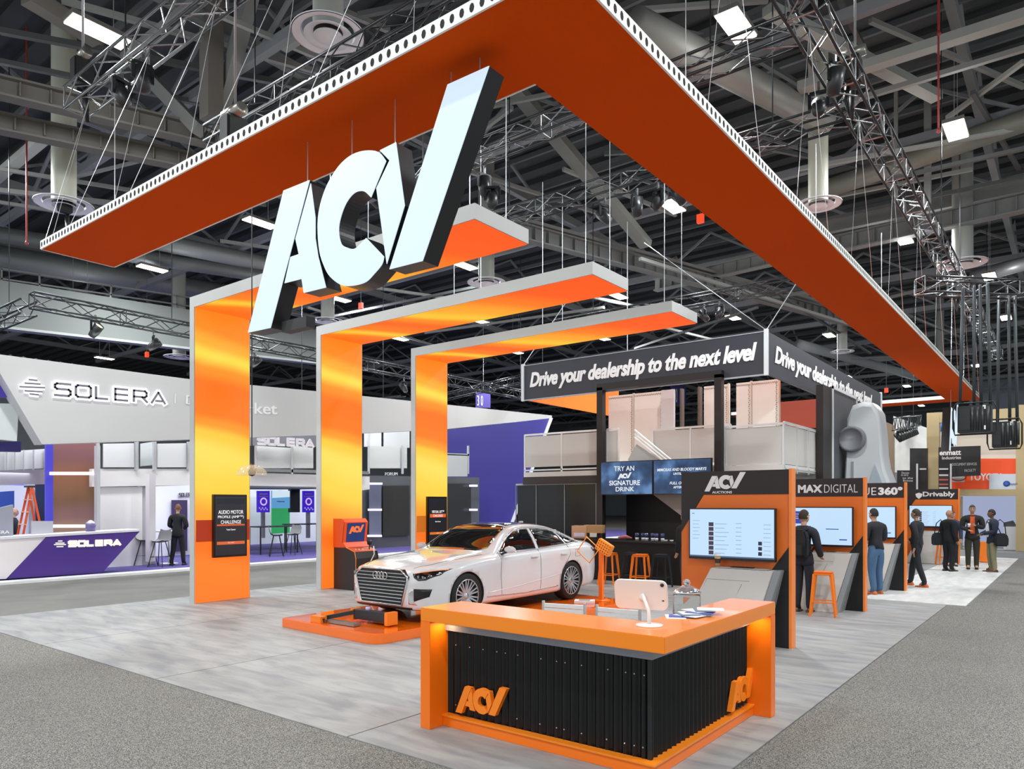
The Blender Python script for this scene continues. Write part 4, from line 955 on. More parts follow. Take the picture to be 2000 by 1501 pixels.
# catwalk on the far left with pale fascia
xk = -33.
A0, A1 = at(-60,633,x=xk), at(640,712,x=xk)
struct(MB().bar(A0+Vector((0,0,.95)), A1+Vector((0,0,.95)), .2, 1.75).build('roof_duct_fascia', mat('757a77', .7)))
struct(MB().bar(A0, A1, .5, .1).build('roof_duct_ledge', mat('a9ada8', .6)))
m = MB()
for (p1, p2) in (((-60,515),(640,622)), ((-60,535),(640,637))): m.bar(at(*p1,x=xk-1), at(*p2,x=xk-1), .06)
for px in (3,77,217,345,470,590): 
    q = at(px, 524+px*.153, x=xk-1); m.bar(q, q-Vector((0,0,1.3)), .06)
struct(m.build('roof_catwalk_rail', LSTEEL))
for p in ((-20,500,540,590),): MB().tube([at(p[0],p[1],x=-38), at(p[2],p[3],x=-38)], .55, 16).build('round_duct', mat('7c807d', .5, .3), ceil_)
MB().tube([at(-20,455,z=12), at(560,545,z=12)], .3, 12).build('round_duct', mat('666a68', .5, .3), ceil_)
MB().tube([at(300,470,z=12.5), at(640,540,z=12.5)], .35, 12).build('round_duct', mat('8a8d8a', .5, .3), ceil_)
# middle and right girders
ibeam(at(1000,462,z=11), at(1740,655,z=11), .5, mat('6e7270', .6))
pb(1000,425,1640,600,11.7,.3,.12,LSTEEL); pb(1250,505,1680,640,10.7,.12)
pb(1005,172,1262,478,14,.45,.25,mat('6b6e68', .7),z2=11.2)
ibeam(at(1560,508,z=11.2), at(2080,395,z=11.2), .55, mat('6e7270', .6)); pb(1590,448,2050,350,12.3,.25,.5,LSTEEL)
ibeam(at(1280,568,z=11.5), at(1560,505,z=11.5), .5, mat('7c807e', .6))
pb(1500,18,1830,190,12.4,.3,.2,PALEB); pb(1560,172,2050,15,12.2,.3,.2,PALEB); pb(1604,215,2050,80,12,.12); 
MB().tube([at(1240,45,z=12), at(1610,238,z=12)], .34, 18).build('round_duct', mat('7f7f78', .5, .2), ceil_)
MB().tube([at(1540,395,z=12.4), at(2060,215,z=12.4)], .3, 16).build('round_duct', mat('77776c', .5, .3), ceil_)
MB().tube([at(1560,672,z=11.6), at(1790,735,z=11.6)], .3, 16).build('round_duct', mat('85898c', .7), ceil_)
MB().tube([at(1900,540,z=12), at(2060,500,z=12)], .3, 16).build('round_duct', mat('8f9294', .4, .4), ceil_)
b = at(1812,402,z=11); beam(b, (b.x,b.y,15), .18, .18, LSTEEL)
b = at(1750,395,z=11); beam(b, (b.x,b.y,15), .1, .1, LSTEEL)
for q in ((1250,20,1500,0,13.2),(1240,110,1420,60,13.4),(1470,110,1720,260,13.4),(1640,0,1700,120,13.3),(1700,40,2000,170,13.2),(1850,230,2000,120,12.8),
          (1560,330,2000,250,12.2),(1735,350,2000,290,11.6),(1560,440,2000,345,12.0),(1560,398,1900,330,12.3),(1900,180,1990,330,12.7),(1450,280,1700,330,13),
          (870,225,1095,180,13.2),(880,300,1000,210,13),(850,330,1040,250,12.9),(900,330,1180,420,12.8),(920,420,1200,370,12.6),(1100,330,1320,420,12.6),(1180,300,1330,290,12.5),
          (620,0,760,60,13.2),(700,30,950,-20,12.6),(430,30,640,120,13),(240,420,420,370,12.4),(430,470,640,500,12),(300,360,520,400,12.6),(430,330,560,350,12.4),
          (640,620,930,560,11),(720,560,1000,600,11.2),(600,600,900,690,11.4),(830,650,1180,600,11),(1060,560,1300,610,11.2),(1240,680,1480,600,10.8),(1300,640,1500,690,10.9),(1350,700,1500,655,11),
          (1500,560,1700,690,11),(1480,585,1660,560,11.3),(1640,560,1880,660,11.3),(1700,590,1900,540,11.5),(1740,620,1990,580,11.6),(1660,700,1900,690,11.5)):
    pb(*q, .11, m=random.choice([LSTEEL, DSTEEL, PALEB]))
# red sprinkler drops
for (px, py, z) in ((52,470,9),(1833,250,10),(1834,60,12)):
    b = at(px,py,z=z); tag(MB().bar(b, (b.x,b.y,14.8), .035).lathe([(0,-.12),(.05,-.08),(.02,0),(0,0)], 10, b).build('sprinkler_drop', mat('8a2a22', .5)), 'thin red sprinkler pipe dropping from the roof, '+('left edge of the photo' if px < 100 else 'right side near the square lamp' if py > 100 else 'top right corner'), 'pipe', 'red pipes')
# high bay lamps
LAMP = mat('fff3d8', .4, emit=7); HB = mat('6a6a66', .5)
hb0 = None
LAMPL = {0:'big bright high bay lamp at top left behind the front truss',1:'bright high bay lamp at top right beside the long truss',2:'square looking high bay lamp alone at the upper right',3:'high bay lamp tucked against the inner edge of the canopy right arm',
 4:'high bay lamp just left of the big letter A',5:'high bay lamp just below the left canopy end',6:'high bay lamp far left above the black sign truss',7:'small distant high bay lamp above the left white sign',8:'high bay lamp below the first arch beam tip',
 9:'high bay lamp under the middle arch beam tip',10:'high bay lamp between middle and farthest arch columns, under the beam',11:'high bay lamp under the farthest arch beam near the banner',12:'high bay lamp under the middle of the middle arch beam',13:'high bay lamp under the middle of the farthest arch beam',
 14:'high bay lamp just above the front face of the ring banner',15:'high bay lamp right of the ring banner corner',16:'distant high bay lamp over the side face of the ring banner',17:'distant high bay lamp left of the canopy arm end',18:'most distant high bay lamp above the far canopy arm',19:'distant high bay lamp beyond the rig cables at right',
 20:'high bay lamp in the gap below the letter C',21:'distant high bay lamp between nearest and middle arch columns'}
for i, (x, y) in enumerate(LIGHTS):
    lbl = LAMPL.get(i, 'rectangular high bay lamp of the near rows, above or behind the camera')
    if hb0 is None:
        t = thing('high_bay_lamp', (x,y,11.4), lbl, 'lamp', 'high bay lamps')
        MB().box(-.24,.24,-.56,.56,.03,.12).build('housing', HB, t, world=False); MB().box(-.22,.22,-.54,.54,0,.03).build('diffuser', LAMP, t, world=False)
        MB().bar((0,.3,.1),(0,.3,2.5),.012).bar((0,-.3,.1),(0,-.3,2.5),.012).build('suspension_wire', ALU, t, world=False); hb0 = t
    else: dup(hb0, (x,y,11.4), label=lbl)
# round ceiling diffusers with drop ducts
df = None
for px, py, r, z, lb in ((641,68,.62,10,'largest white round air diffuser, at top left above the canopy'),(125,400,.72,10,'white round air diffuser left of the canopy end'),(1598,400,.6,10,'white round air diffuser just right of the canopy arm'),(1880,515,.75,10,'white round air diffuser at right edge above black rig boxes'),
                     (950,552,.7,10,'white round air diffuser between first and second arch beams'),(640,627,.7,10,'white round air diffuser above the corner of the middle arch'),(1645,687,.6,10,'small white round diffuser right of the banner corner'),(750*.2+200,697,.7,9,'flat white round diffuser above the left white sign'),(1835,733,.6,10,'far white round diffuser right of the canopy arm end')):
    c = at(px,py,z=z); t = thing('ceiling_diffuser', c, lb, 'air vent', 'round air diffusers')
    DW = mat('e2e1e6', .5)
    MB().lathe([(r,0),(r,.02),(r*.72,.07),(r*.7,.07),(r*.74,.03)], 40, cap=False).lathe([(r*.97,.0),(r*.74,.035)], 40, cap=False).build('outer_cone', DW, t, world=False)
    MB().lathe([(r*.66,-.03),(r*.66,-.01),(r*.44,.04),(r*.4,.04)], 36, cap=False).build('middle_cone', DW, t, world=False)
    MB().lathe([(r*.4,-.05),(r*.4,-.03),(r*.2,.02),(0,.02)], 30, cap=False).build('inner_cone', DW, t, world=False)
    MB().lathe([(r*.42,.07),(r*.42,4.8)], 24, cap=False).build('drop_duct', mat('b7b8a8', .5) if px in (125,1598) else mat('8d8f88', .5), t, world=False)
# ---------------------------------------------------------------- black lighting trusses
TB = mat('2b2d2f', .35, .6); TBL = mat('8a8d8f', .25, .8)
def truss(a, b, s, label, pitch=.55, bright=False):
    a, b = Vector(a), Vector(b); d = b-a; L = d.length; d.normalize(); side = d.cross(Vector((0,0,1))).normalized(); up = Vector((0,0,1))
    t = thing('lighting_truss', (a+b)/2, label, 'truss', 'black box trusses')
    c = [side*i*s/2+up*j*s/2 for i, j in ((-1,-1),(1,-1),(1,1),(-1,1))]
    m_ = mat('3c3f41', .3, .7)
    for q in c: MB().tube([a+q, b+q], .026, 6).build('chord', m_, t)
    k = int(L/pitch); lc = MB()
    for i in range(k):
        p, q = a+d*(L*i/k), a+d*(L*(i+1)/k)
        for f in range(4):
            u, v = c[f], c[(f+1) % 4]
            if i % 2: u, v = v, u
            lc.tube([p+u, q+v], .013, 5, cap=False)
        if i % 4 == 0:
            for f in range(4): lc.tube([p+c[f], p+c[(f+1) % 4]], .015, 5, cap=False)
    lc.build('lacing', TBL if bright else m_, t)['kind'] = 'stuff'
    for q in (.15,.85):
        p = a+d*L*q; MB().bar(p+up*s/2, (p.x,p.y,13.6), .02).build('suspension_chain', m_, t)
    return t
truss((-13.95,5.45,9),(-1.5,5.45,9), .38, 'black truss running above the canopy front arm', bright=True)
truss((-13.2,7.55,9),(-3.4,7.55,9), .3, 'thin black truss behind the canopy front arm')
truss((-3.1,4,9),(-3.1,42,9), .42, 'long black truss running above the canopy right arm', bright=True)
truss((-12.5,11.2,9),(-3.3,11.2,9), .34, 'black cross truss above the first arch tip', bright=True)
truss((-12.5,14.2,9),(-3.3,14.2,9), .34, 'black cross truss above the middle arch tip', bright=True)
truss((-15,22,8.4),(-5,22,8.4), .34, 'black cross truss above the ring banner')
truss((-20.8,7.1,7.05),(-20.8,31,7.05), .36, 'black truss above the long white sign on the left')
truss((-30,7.1,6.9),(-21.0,7.1,6.9), .36, 'black truss joining at left end of the white sign truss')
truss((-30,30,7.7),(-17,26,7.7), .34, 'black truss between farthest arch and the banner')
truss((-30,21,6.2),(-22,21,6.2), .3, 'black truss behind the long white sign')
truss((-6.55,41.5,6.1),(-5.9,33.6,5.2), .5, 'black truss full of spotlights beyond the pale prop')
# canopy wires
wm = mat('d9dadb', .3, .6)
for x in (-13.3,-11.2,-9.3,-7.4,-5.4):
    for dx in (-.75,.75):
        xx = min(max(x+dx,-12.85),-3.1); MB().bar((x,5.4,8.8),(xx,4.56,Zf+.1),.005).build('hanging_wire', wm, fr)
for y in range(8, 33, 3):
    for dy in (-.8,.8): MB().bar((-3.1,y,8.8),(-3.04,min(y+dy,33),Zf+.1),.005).build('hanging_wire', wm, fr)
for x, y in ((-12.8,7.0),(-4.1,9),(-4.1,15),(-4.1,21),(-8,32.4)):
    MB().bar((x,y if y>7.5 else 5.6,9),(x,y if y>7.5 else 5.6,Zf+.05),.01).build('hanging_wire', wm, fr)
# chain hoists
hoists = [(-13.7,5.45,9.3,'black chain hoist at left end of the front truss'),(-9.2,5.6,6.9,'black chain hoist just behind the canopy front arm'),(-3.1,13.6,9.3,'big black chain hoist on the long right truss'),(-3.1,27.5,8.8,'farther black chain hoist on the long right truss'),(-21.7,8.2,9.9,'black hoist beside the left round diffuser'),(-18.5,5.5,8.8,'small black hoist at the left edge')]
for x, y, z, lb in hoists:
    t = thing('chain_hoist', (x,y,z), lb, 'hoist', 'chain hoists')
    MB().box(-.12,.12,-.16,.16,-.1,.35).build('motor_body', BLACK, t, bev=.03, world=False)
    MB().lathe([(0,-.2),(.09,-.2),(.09,.2),(0,.2)], 14, (0,0,.42), 'x').build('drum', mat('8c8a80', .3, .7), t, world=False)
    MB().tube([(.03,0,.5),(.03,0,14.6-z)], .02, 6).build('chain', mat('9a9c9e', .3, .8), t, world=False)
    MB().tube([(-.1,.1,0),(-.16,.12,-.3),(-.05,.1,-.65),(-.02,.05,-.2)], .05, 8).build('chain_bag', BLACK, t, world=False)
# stage lights
def spot(x, y, z, rz, tilt, lb, lit=None):
    t = thing('stage_light', (x,y,z), lb, 'spotlight', 'stage lights', rz)
    MB().bar((-.14,0,0),(.14,0,0),.05).bar((-.14,0,0),(-.14,0,-.25),.03,.05).bar((.14,0,0),(.14,0,-.25),.03,.05).build('yoke', TB, t, world=False)
    o = MB().lathe([(0,-.2),(.09,-.18),(.12,.0),(.13,.2),(.11,.2),(.1,.16),(0,.16)], 18, axis='y').build('lamp_housing', mat('202224', .4), t, world=False)
    o.location = (0,0,-.25); o.rotation_euler.x = tilt
    l = MB().lathe([(0,.17),(.1,.17),(0,.175)], 16, axis='y').build('lens', mat(lit or '4a4e52', .1, emit=6 if lit else 0), o, world=False)
    MB().bar((0,0,0),(0,0,.18),.04).build('clamp', TBL, t, world=False)
sl = [(-7.6,14.2,8.6,'f0e0ff'),(-7.1,14.2,8.6,None),(-6.6,14.2,8.6,'c8b4ff'),(-6.0,14.2,8.6,None),(-5.2,14.2,8.6,'dfe8f0'),(-8.4,14.2,8.6,None),
      (-9.4,11.2,8.5,'ffe2b0'),(-9.2,11.2,8.2,None),(-3.4,12.6,8.7,'fff0c8'),(-3.0,12.0,8.7,'fff0c8'),(-3.1,26.0,8.6,'ffd9a0'),(-12.1,5.4,8.7,'fff2d0'),(-11.4,5.4,8.7,'ffe8c0'),
      (-20.8,8.6,6.8,'f6ffa0'),(-20.8,13.4,6.7,'fffbe0'),(-20.8,16.6,6.7,'fffbe0'),(-20.9,10.2,6.7,None),(-9.4,22,8.1,'c9b8ff'),(-8.9,22,8.1,'e0d0ff'),(-20.9,20,6.7,None)]
SPL = [', second from left',', third from left',', fourth from left',', fifth from left',', rightmost',', leftmost',', by the V of the sign',', just under its lit neighbour',', left of the bright lamp',', right of the bright lamp',', at its far end',', left of two',', right of two',', leftmost and yellowish',', in the middle',', near the flat round diffuser','',', left of two violet ones',', right of two violet ones',', hidden by the nearest arch']
nm_ = ['on the cross truss above the middle arch','on the cross truss above the first arch','on the long right truss','on the front truss','above the long white sign','above the ring banner']
for i, (x, y, z, lit) in enumerate(sl):
    w_ = nm_[0] if y == 14.2 else nm_[1] if y == 11.2 else nm_[2] if x > -4 else nm_[3] if y < 6 else nm_[5] if y == 22 else nm_[4]
    spot(x, y, z, random.uniform(-2,2), random.uniform(.6,1.4), ('lit ' if lit else 'dark ')+'spotlight '+w_+SPL[i], lit)
for k in range(9):
    q = Vector((-6.55,41.5,5.8)).lerp(Vector((-5.9,33.6,4.9)), k/8); spot(q.x, q.y, q.z, 1.2, 1.0, ['first','second','third','fourth','fifth','sixth','seventh','eighth','ninth'][k]+' small spotlight from the far end of the row beyond the pale prop', 'fff6ee' if k % 3 == 1 else None)
# black rig boxes hanging over the right aisle
def rigbox(x, y, z, w_, h_, lb, cables):
    t = thing('rig_box', (x,y,z), lb, 'stage equipment', 'hanging rig boxes')
    MB().box(-w_/2,w_/2,-.2,.2,0,h_).build('case', mat('1d1f20', .45), t, bev=.015, world=False)
    for k in range(4): MB().lathe([(0,0),(.035,0),(.035,h_*.86),(0,h_*.86)], 10, (-w_*.05+k*.1,-.2,h_*.07)).build('cooling_rib', mat('2c2f30', .4), t, world=False)
    MB().box(-w_*.45,-w_*.12,-.215,-.2,h_*.1,h_*.9).build('front_plate', mat('26292a', .5), t, world=False)
    q = [(-w_/2-.1,h_*.2),(-w_/2-.06,-.04),(w_/2+.06,-.04),(w_/2+.1,h_*.1),(w_/2+.1,h_*.9),(w_/2+.04,h_+.07),(-w_/2-.04,h_+.07),(-w_/2-.1,h_*.85)]
    MB().tube([(a,-.1,b) for a, b in q], .018, 8, closed=True).build('guard_rail', BLACK, t, world=False)
    for a, b in ((.3,.9),(.3,.15)): MB().box(w_*a-.03,w_*a+.03,-.22,-.2,h_*b-.04,h_*b+.05).build('sticker', mat('e4e6e0', .5), t, world=False)
    for c in cables: MB().tube([(c,0,h_),(c*.9,.02,h_+1.5),(c*.8,0,cables_top-z)], .035, 8).build('cable', mat('3a3f42', .5), t, world=False)
cables_top = 7.0
rigbox(-1.93,20,3.58,.66,.62,'larger black rig box with guard rails hanging over the right aisle',(-.3,-.02,.12,.3))
rigbox(-1.45,21.4,3.3,.5,.62,'smaller black rig box hanging behind the larger one at right',(-.15,.1,.25))
truss((-3.0,19.6,7.1),(-.4,22.2,7.1), .36, 'short black truss carrying the black rig boxes', bright=True)
# exit lamps
for px, py, z, lb in ((1368,427,10,'small red exit lamp beside the canopy right arm'),(705,597,10,'small red exit lamp between the first arches'),(287,692,9,'small red lamp above the white sign'),(1731,762,8,'small red lamp beyond the ring banner')):
    q = at(px,py,z=z); t = thing('exit_lamp', q, lb, 'exit sign', 'red exit lamps')
    MB().box(-.09,.09,-.06,.06,-.12,.12).build('lamp_box', mat('ff4a22', .4, emit=1), t, world=False); MB().bar((0,0,.12),(0,0,13.6-z),.012).build('suspension_rod', STEEL, t, world=False)
# ---------------------------------------------------------------- left neighbouring booth
PUR = mat('4b2f86', .4); PURD = mat('2f2a7c', .5); LG = mat('d6d4d3', .55); MG = mat('a9a9ad', .5)
def px_panel(pts, x, th, name, m, parent=None, bev=0):
    p = [at(a, b, x=x) for a, b in pts]
    return MB().prism([(q.y,q.z) for q in p], 'x', x, x-th).build(name, m, parent, bev=bev)
def py_panel(pts, y, th, name, m, parent=None):
    p = [at(a, b, y=y) for a, b in pts]
    return MB().prism([(q.x,q.z) for q in p], 'y', y, y+th).build(name, m, parent)
def px_text(s, bl, br, tl, x, name, m, parent, **k):
    a, b, c = at(*bl,x=x), at(*br,x=x), at(*tl,x=x); r = (b-a); return text(s, name, a, r, (0,0,1), r.length, (c-a).z, m, parent, **k)
def py_text(s, bl, br, tl, y, name, m, parent, **k):
    a, b, c = at(*bl,y=y), at(*br,y=y), at(*tl,y=y); r = (b-a); return text(s, name, a, r, (0,0,1), r.length, (c-a).z, m, parent, **k)
struct(MB().box(-45,-20.75,2,46,0,.05).build('floor_purple_carpet', mat('4a4180', .9, noise=.1, nscale=4)))
struct(MB().box(-20.75,-20.25,2,46,0,.06).build('floor_white_edging', mat('eeeeec', .4)))
sb = thing('hanging_white_sign', (-20.5,12,3.5), 'long white wedge shaped hanging sign with glowing outlined lettering', 'sign')
px_panel([(-60,684),(370,740),(612,763),(1078,811),(1078,816),(870,838),(612,850),(82,867),(-60,630+0)][:8]+[(0,728),(-60,640)][:1], -20.5, .5, 'sign_body', mat('c9c7c6', .6), sb)
px_panel([(-60,684),(0,692),(0,728)], -20.5, .5, 'sign_body', mat('c9c7c6', .6), sb)
GLOW = mat('f4f6ff', .4, emit=1.6); GT = mat('75707c', .4)
def px_word(bl, br, tl, x, th, name, m, parent, dep=.02):
    a, b, c = at(*bl,x=x), at(*br,x=x), at(*tl,x=x); return stroke_word('SOLERA', a, b, (c-a).z, th, dep, name, m, parent)
px_word((107,771), (321,788), (107,748), -20.47, .15, 'glowing_halo', GLOW, sb)
px_word((107,771), (321,788), (107,748), -20.44, .055, 'lettering', GT, sb)
for a, b, yy in ((55,72,741),(47,78,748),(37,87,755),(47,82,763),(57,75,769)):
    p, q = at(a,yy,x=-20.46), at(b,yy+2,x=-20.46); MB().bar(p, q, .03, .12).build('glowing_bar', GLOW, sb); MB().bar(p+Vector((.03,0,0)), q+Vector((.03,0,0)), .02, .04).build('logo_bar', GT, sb)
px_text('|', (341,787), (343,787), (341,768), -20.48, 'lettering', WHITE, sb, depth=.01)
px_text('Data mar', (363,789), (495,806), (363,771), -20.48, 'lettering', WHITE, sb, depth=.01)
px_text('ket', (497,808), (541,809), (497,786), -20.48, 'lettering', mat('ffffff', .4, emit=.6), sb, depth=.01, bold=.01)
sh = thing('hanging_shards', (-20.9,5,3.5), 'purple and white angular hanging panels at the left edge', 'sign')
px_panel([(-80,690),(-2,732),(34,776),(-80,772)], -20.9, .2, 'purple_shard', mat('5040b4', .5), sh)
px_panel([(-80,786),(37,788),(33,861),(-80,850)], -20.9, .2, 'white_shard', mat('cfd4d4', .5), sh)
px_panel([(-80,864),(41,862),(41,882),(-80,880)], -21.3, .2, 'purple_shard', mat('2c2670', .5), sh)
# two-storey structure
st = thing('two_storey_booth', (-24,18,.05), 'pale two-storey neighbouring booth with frosted balcony behind purple carpet', 'building')
FRO = mat('c8caca', .4)
px_panel([(180,915),(372,915),(372,947),(180,950)], -22.6, .2, 'fascia', LG, st)
px_panel([(190,950),(278,950),(278,1112),(190,1118)], -22.7, .2, 'lower_wall', mat('e2e0df', .6), st)
px_panel([(278,950),(400,946),(400,1100),(278,1105)], -26, .2, 'alcove_wall', mat('d6d8e4', .6), st)
px_panel([(275,946),(304,946),(304,1100),(275,1104)], -22.75, .2, 'corner_wall', mat('aeadb2', .6), st)
px_panel([(336,976),(366,976),(366,1075),(336,1077)], -25.9, .05, 'dark_door', mat('3a2c52', .5), st)
px_word((350,969), (376,968), (350,963), -25.95, .03, 'lettering', GT, st)
for a in (192,268,303,370): px_panel([(a-3,862),(a+3,862),(a+3,918),(a-3,918)], -22.5, .08, 'balcony_post', ALU, st)
for a, b in ((202,262),(308,364)): px_panel([(a,866),(b,865),(b,912),(a,912)], -22.55, .04, 'frosted_pane', FRO, st)
px_panel([(275,866),(300,862),(300,908),(275,910)], -22.9, .04, 'frosted_pane', mat('b0b4b4', .5), st)
px_panel([(292,925),(304,925),(304,1095),(292,1097)], -21.9, .25, 'column', mat('cbc6ca', .5), st)
px_panel([(190,870),(196,870),(196,1110),(190,1112)], -22.0, .2, 'column', mat('b8b8bc', .5), st)
# tower with warm translucent panel and light lines
px_panel([(103,866),(191,862),(191,1110),(103,1118)], -22.9, .3, 'tower_panel', ramp_mat('amber_violet_translucent', 2, .8, 3.6, [(0,'8f8690'),(.25,'a09488'),(.35,'7d6878'),(.55,'76604f'),(.75,'83604e'),(1,'5d4572')], emit=.55, warp=0), st)
px_panel([(90,868),(104,868),(104,1020),(90,1020)], -22.6, .1, 'blue_light_column', mat('4a44d0', .4, emit=.8), st)
for a, b, yy in ((99,187,924),(99,170,1027)): px_panel([(a,yy-3),(b,yy-3),(b,yy+3),(a,yy+3)], -22.5, .08, 'light_line', mat('ffeaf4', .4, emit=2), st)
px_panel([(-40,888),(0,882),(90,876),(90,914),(0,918),(-40,920)], -23.2, .1, 'frosted_pane', FRO, st)
for a in (0,14,30,47,66,88): px_panel([(a-1,878),(a+1,878),(a+1,918),(a-1,918)], -23.1, .05, 'balcony_post', ALU, st)
px_panel([(-40,918),(92,916),(92,945),(-40,948)], -23.6, .2, 'fascia', mat('c4c2cc', .5), st)
px_panel([(-40,946),(92,944),(92,1120),(-40,1126)], -26.5, .2, 'inner_wall', mat('b9bccc', .6), st)
px_panel([(70,938),(88,938),(88,1020),(70,1020)], -25, .1, 'dark_doorway', mat('16264a', .4), st)
px_panel([(-30,962),(28,958),(28,1000),(-30,1010)], -25.5, .1, 'blue_screen', mat('2a4aa8', .4, emit=.7), st)
px_panel([(-30,938),(47,942),(47,948),(-30,945)], -24.6, .1, 'light_line', mat('6a66ff', .4, emit=1.6), st)
px_panel([(56,920),(68,920),(68,1080),(56,1082)], -24.4, .2, 'column', mat('b2b4c2', .5), st)
# mid section seen between the arches
px_word((504,866), (611,872), (504,853), -22.2, .09, 'lettering', mat('e8e2ea', .4, emit=.7), st, .03)
px_panel([(380,845),(620,845),(620,872),(380,868)], -22.6, .1, 'dark_band', mat('5c5c60', .5), st)
for a, b in ((500,568),(573,612),(720,795)): px_panel([(a,870),(b,874),(b,914),(a,914)], -22.5, .04, 'frosted_pane', mat('b4b6b4', .5), st)
px_panel([(712,836),(745,836),(745,872),(712,872)], -24, .04, 'frosted_pane', FRO, st); px_panel([(750,836),(800,834),(800,874),(750,874)], -24, .04, 'frosted_pane', FRO, st)
for a in (500,571,721,787,915): px_panel([(a-1.5,870),(a+1.5,870),(a+1.5,925),(a-1.5,925)], -22.4, .05, 'balcony_post', ALU, st)
px_panel([(490,914),(720,920),(720,926),(490,920)], -22.4, .1, 'balcony_rail', mat('6c6e70', .5), st)
px_panel([(490,922),(716,930),(716,952),(490,948)], -22.6, .2, 'fascia', LG, st)
px_panel([(870,886),(913,888),(913,930),(870,930)], -22.4, .04, 'frosted_pane', mat('b9bcbc', .5), st)
px_panel([(866,884),(917,886),(917,890),(866,888)], -22.4, .06, 'balcony_rail', ALU, st)
# interior back wall and screens
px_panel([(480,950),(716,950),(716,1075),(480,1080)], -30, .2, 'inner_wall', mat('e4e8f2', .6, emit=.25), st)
px_panel([(480,947),(716,948),(716,953),(480,952)], -24, 5, 'ceiling_slab', mat('6a6c74', .6), st)
sn = ['left purple portrait screen under the balcony','right purple portrait screen under the balcony, by the middle arch']
for i, (a, b) in enumerate(((503,527),(592,614))):
    t = thing('purple_screen', at((a+b)/2,1000,x=-27), sn[i], 'screen')
    px_panel([(a,958),(b,958),(b,1000),(a,1000)], -27, .08, 'display', mat('3b1ec0', .3, emit=.9), t)
    px_panel([(a+4,963),(b-4,963),(b-4,965),(a+4,965)], -26.98, .01, 'text_bar', WHITE, t)
    px_panel([(a+2,968),(b-2,968),(b-2,969.5),(a+2,969.5)], -26.98, .01, 'text_bar', WHITE, t)
    c = at((a+b)/2,979,x=-26.97); MB().tube([(c.x, c.y+.14*cos(2*pi*j/20), c.z+.14*sin(2*pi*j/20)) for j in range(20)], .03, 6, closed=True).build('ring_symbol', mat('e8c8f4', .4, emit=.8), t)
    for k in range(6): px_panel([(a+3+3*k,990+(k%2)*3),(a+5+3*k,990+(k%2)*3),(a+5+3*k,993+(k%2)*3),(a+3+3*k,993+(k%2)*3)], -26.98, .01, 'icon', mat('c8b8ff', .4, emit=.6), t)
    px_panel([((a+b)/2-3,1000),((a+b)/2+3,1000),((a+b)/2+3,1050),((a+b)/2-3,1050)], -27.02, .1, 'stand_post', MG, t)
t = thing('blue_screen', at(549,1000,x=-28), 'light blue landscape screen between the purple ones', 'screen')
px_panel([(532,958),(566,958),(566,992),(532,992)], -28, .1, 'display', mat('5fa0d0', .3, emit=.9), t); px_panel([(532,958),(566,958),(566,970),(532,972)], -27.98, .01, 'display_top', mat('d8ecf6', .3, emit=.9), t)
px_panel([(541,978),(556,978),(556,980),(541,980)], -27.98, .01, 'text_bar', WHITE, t)
t = thing('green_panel', at(549,1045,x=-29), 'bright green panel behind the high table', 'panel')
px_panel([(531,992),(566,992),(566,1040),(531,1042)], -29, .05, 'panel_face', mat('46c878', .4, emit=.5), t)
t = thing('black_display_unit', at(575,1010,x=-28.4), 'black display unit right of the light blue screen', 'screen')
px_panel([(568,955),(586,955),(586,1000),(568,1000)], -28.4, .2, 'unit_body', mat('1c1e22', .4), t)
# high tables and stools
def high_table(p, lb):
    t = thing('high_table', (p.x,p.y,.05), lb, 'table', 'high tables in the neighbouring booth')
    MB().box(-.4,.4,-.9,.9,1.0,1.04).build('tabletop', mat('2c2c30', .4), t, world=False)
    for a in (-.35,.35):
        for b in (-.8,.8): MB().bar((a,b,0),(a,b,1.0),.04).build('leg', BLACK, t, world=False)
high_table(at(535,1080,z=.05), 'long black high table behind the stools between first arches'); high_table(at(598,1070,z=.05), 'black high table at left of the middle arch')
def plastic_stool(p, rz, lb):
    t = thing('shell_stool', (p.x,p.y,.05), lb, 'stool', 'grey shell stools', rz)
    rows = []
    for k, (yy, zz, hw_) in enumerate(((-.2,.76,.2),(-.1,.74,.22),(.1,.74,.22),(.2,.80,.22),(.25,.95,.21),(.27,1.08,.17))): rows.append([(hw_*s, yy, zz+.04*s*s) for s in (-1,-.5,0,.5,1)])
    m = MB().grid(rows); m.grid([[Vector(v)-Vector((0,.0,.02)) for v in reversed(r)] for r in rows]); m.build('shell', mat('77777a', .5), t, world=False)
    for sx in (-1,1):
        for sy in (-1,1): MB().bar((sx*.1,sy*.1,.74),(sx*.24,sy*.24,0),.022).build('leg', BLACK, t, world=False)
    MB().tube([(sx*.19,sy*.19,.3) for sx, sy in ((-1,-1),(1,-1),(1,1),(-1,1))], .01, 6, closed=True).build('foot_ring', BLACK, t, world=False)
    return t
q = at(313,1106,z=.05); s3 = plastic_stool(q, .5, 'front grey stool left of the suited man')
for (a, b, r, lb) in ((285,1103,2.2,'back dark stool left of the suited man'),(572,1083,.4,'right grey shell stool between the first arches'),(540,1086,2.6,'left grey shell stool between the first arches')):
    q = at(a,b,z=.05); dup(s3, q, r, lb)
t = thing('white_table', at(330,1100,z=.05), 'small pale high table in front of the suited man', 'table')
MB().lathe([(0,1.0),(.4,1.0),(.4,1.04),(0,1.04)], 24).build('tabletop', mat('e8efd8', .4), t, world=False); MB().lathe([(.03,.02),(.03,1.0)], 10).lathe([(0,0),(.28,0),(.26,.02),(0,.02)], 20).build('pedestal', ALU, t, world=False)
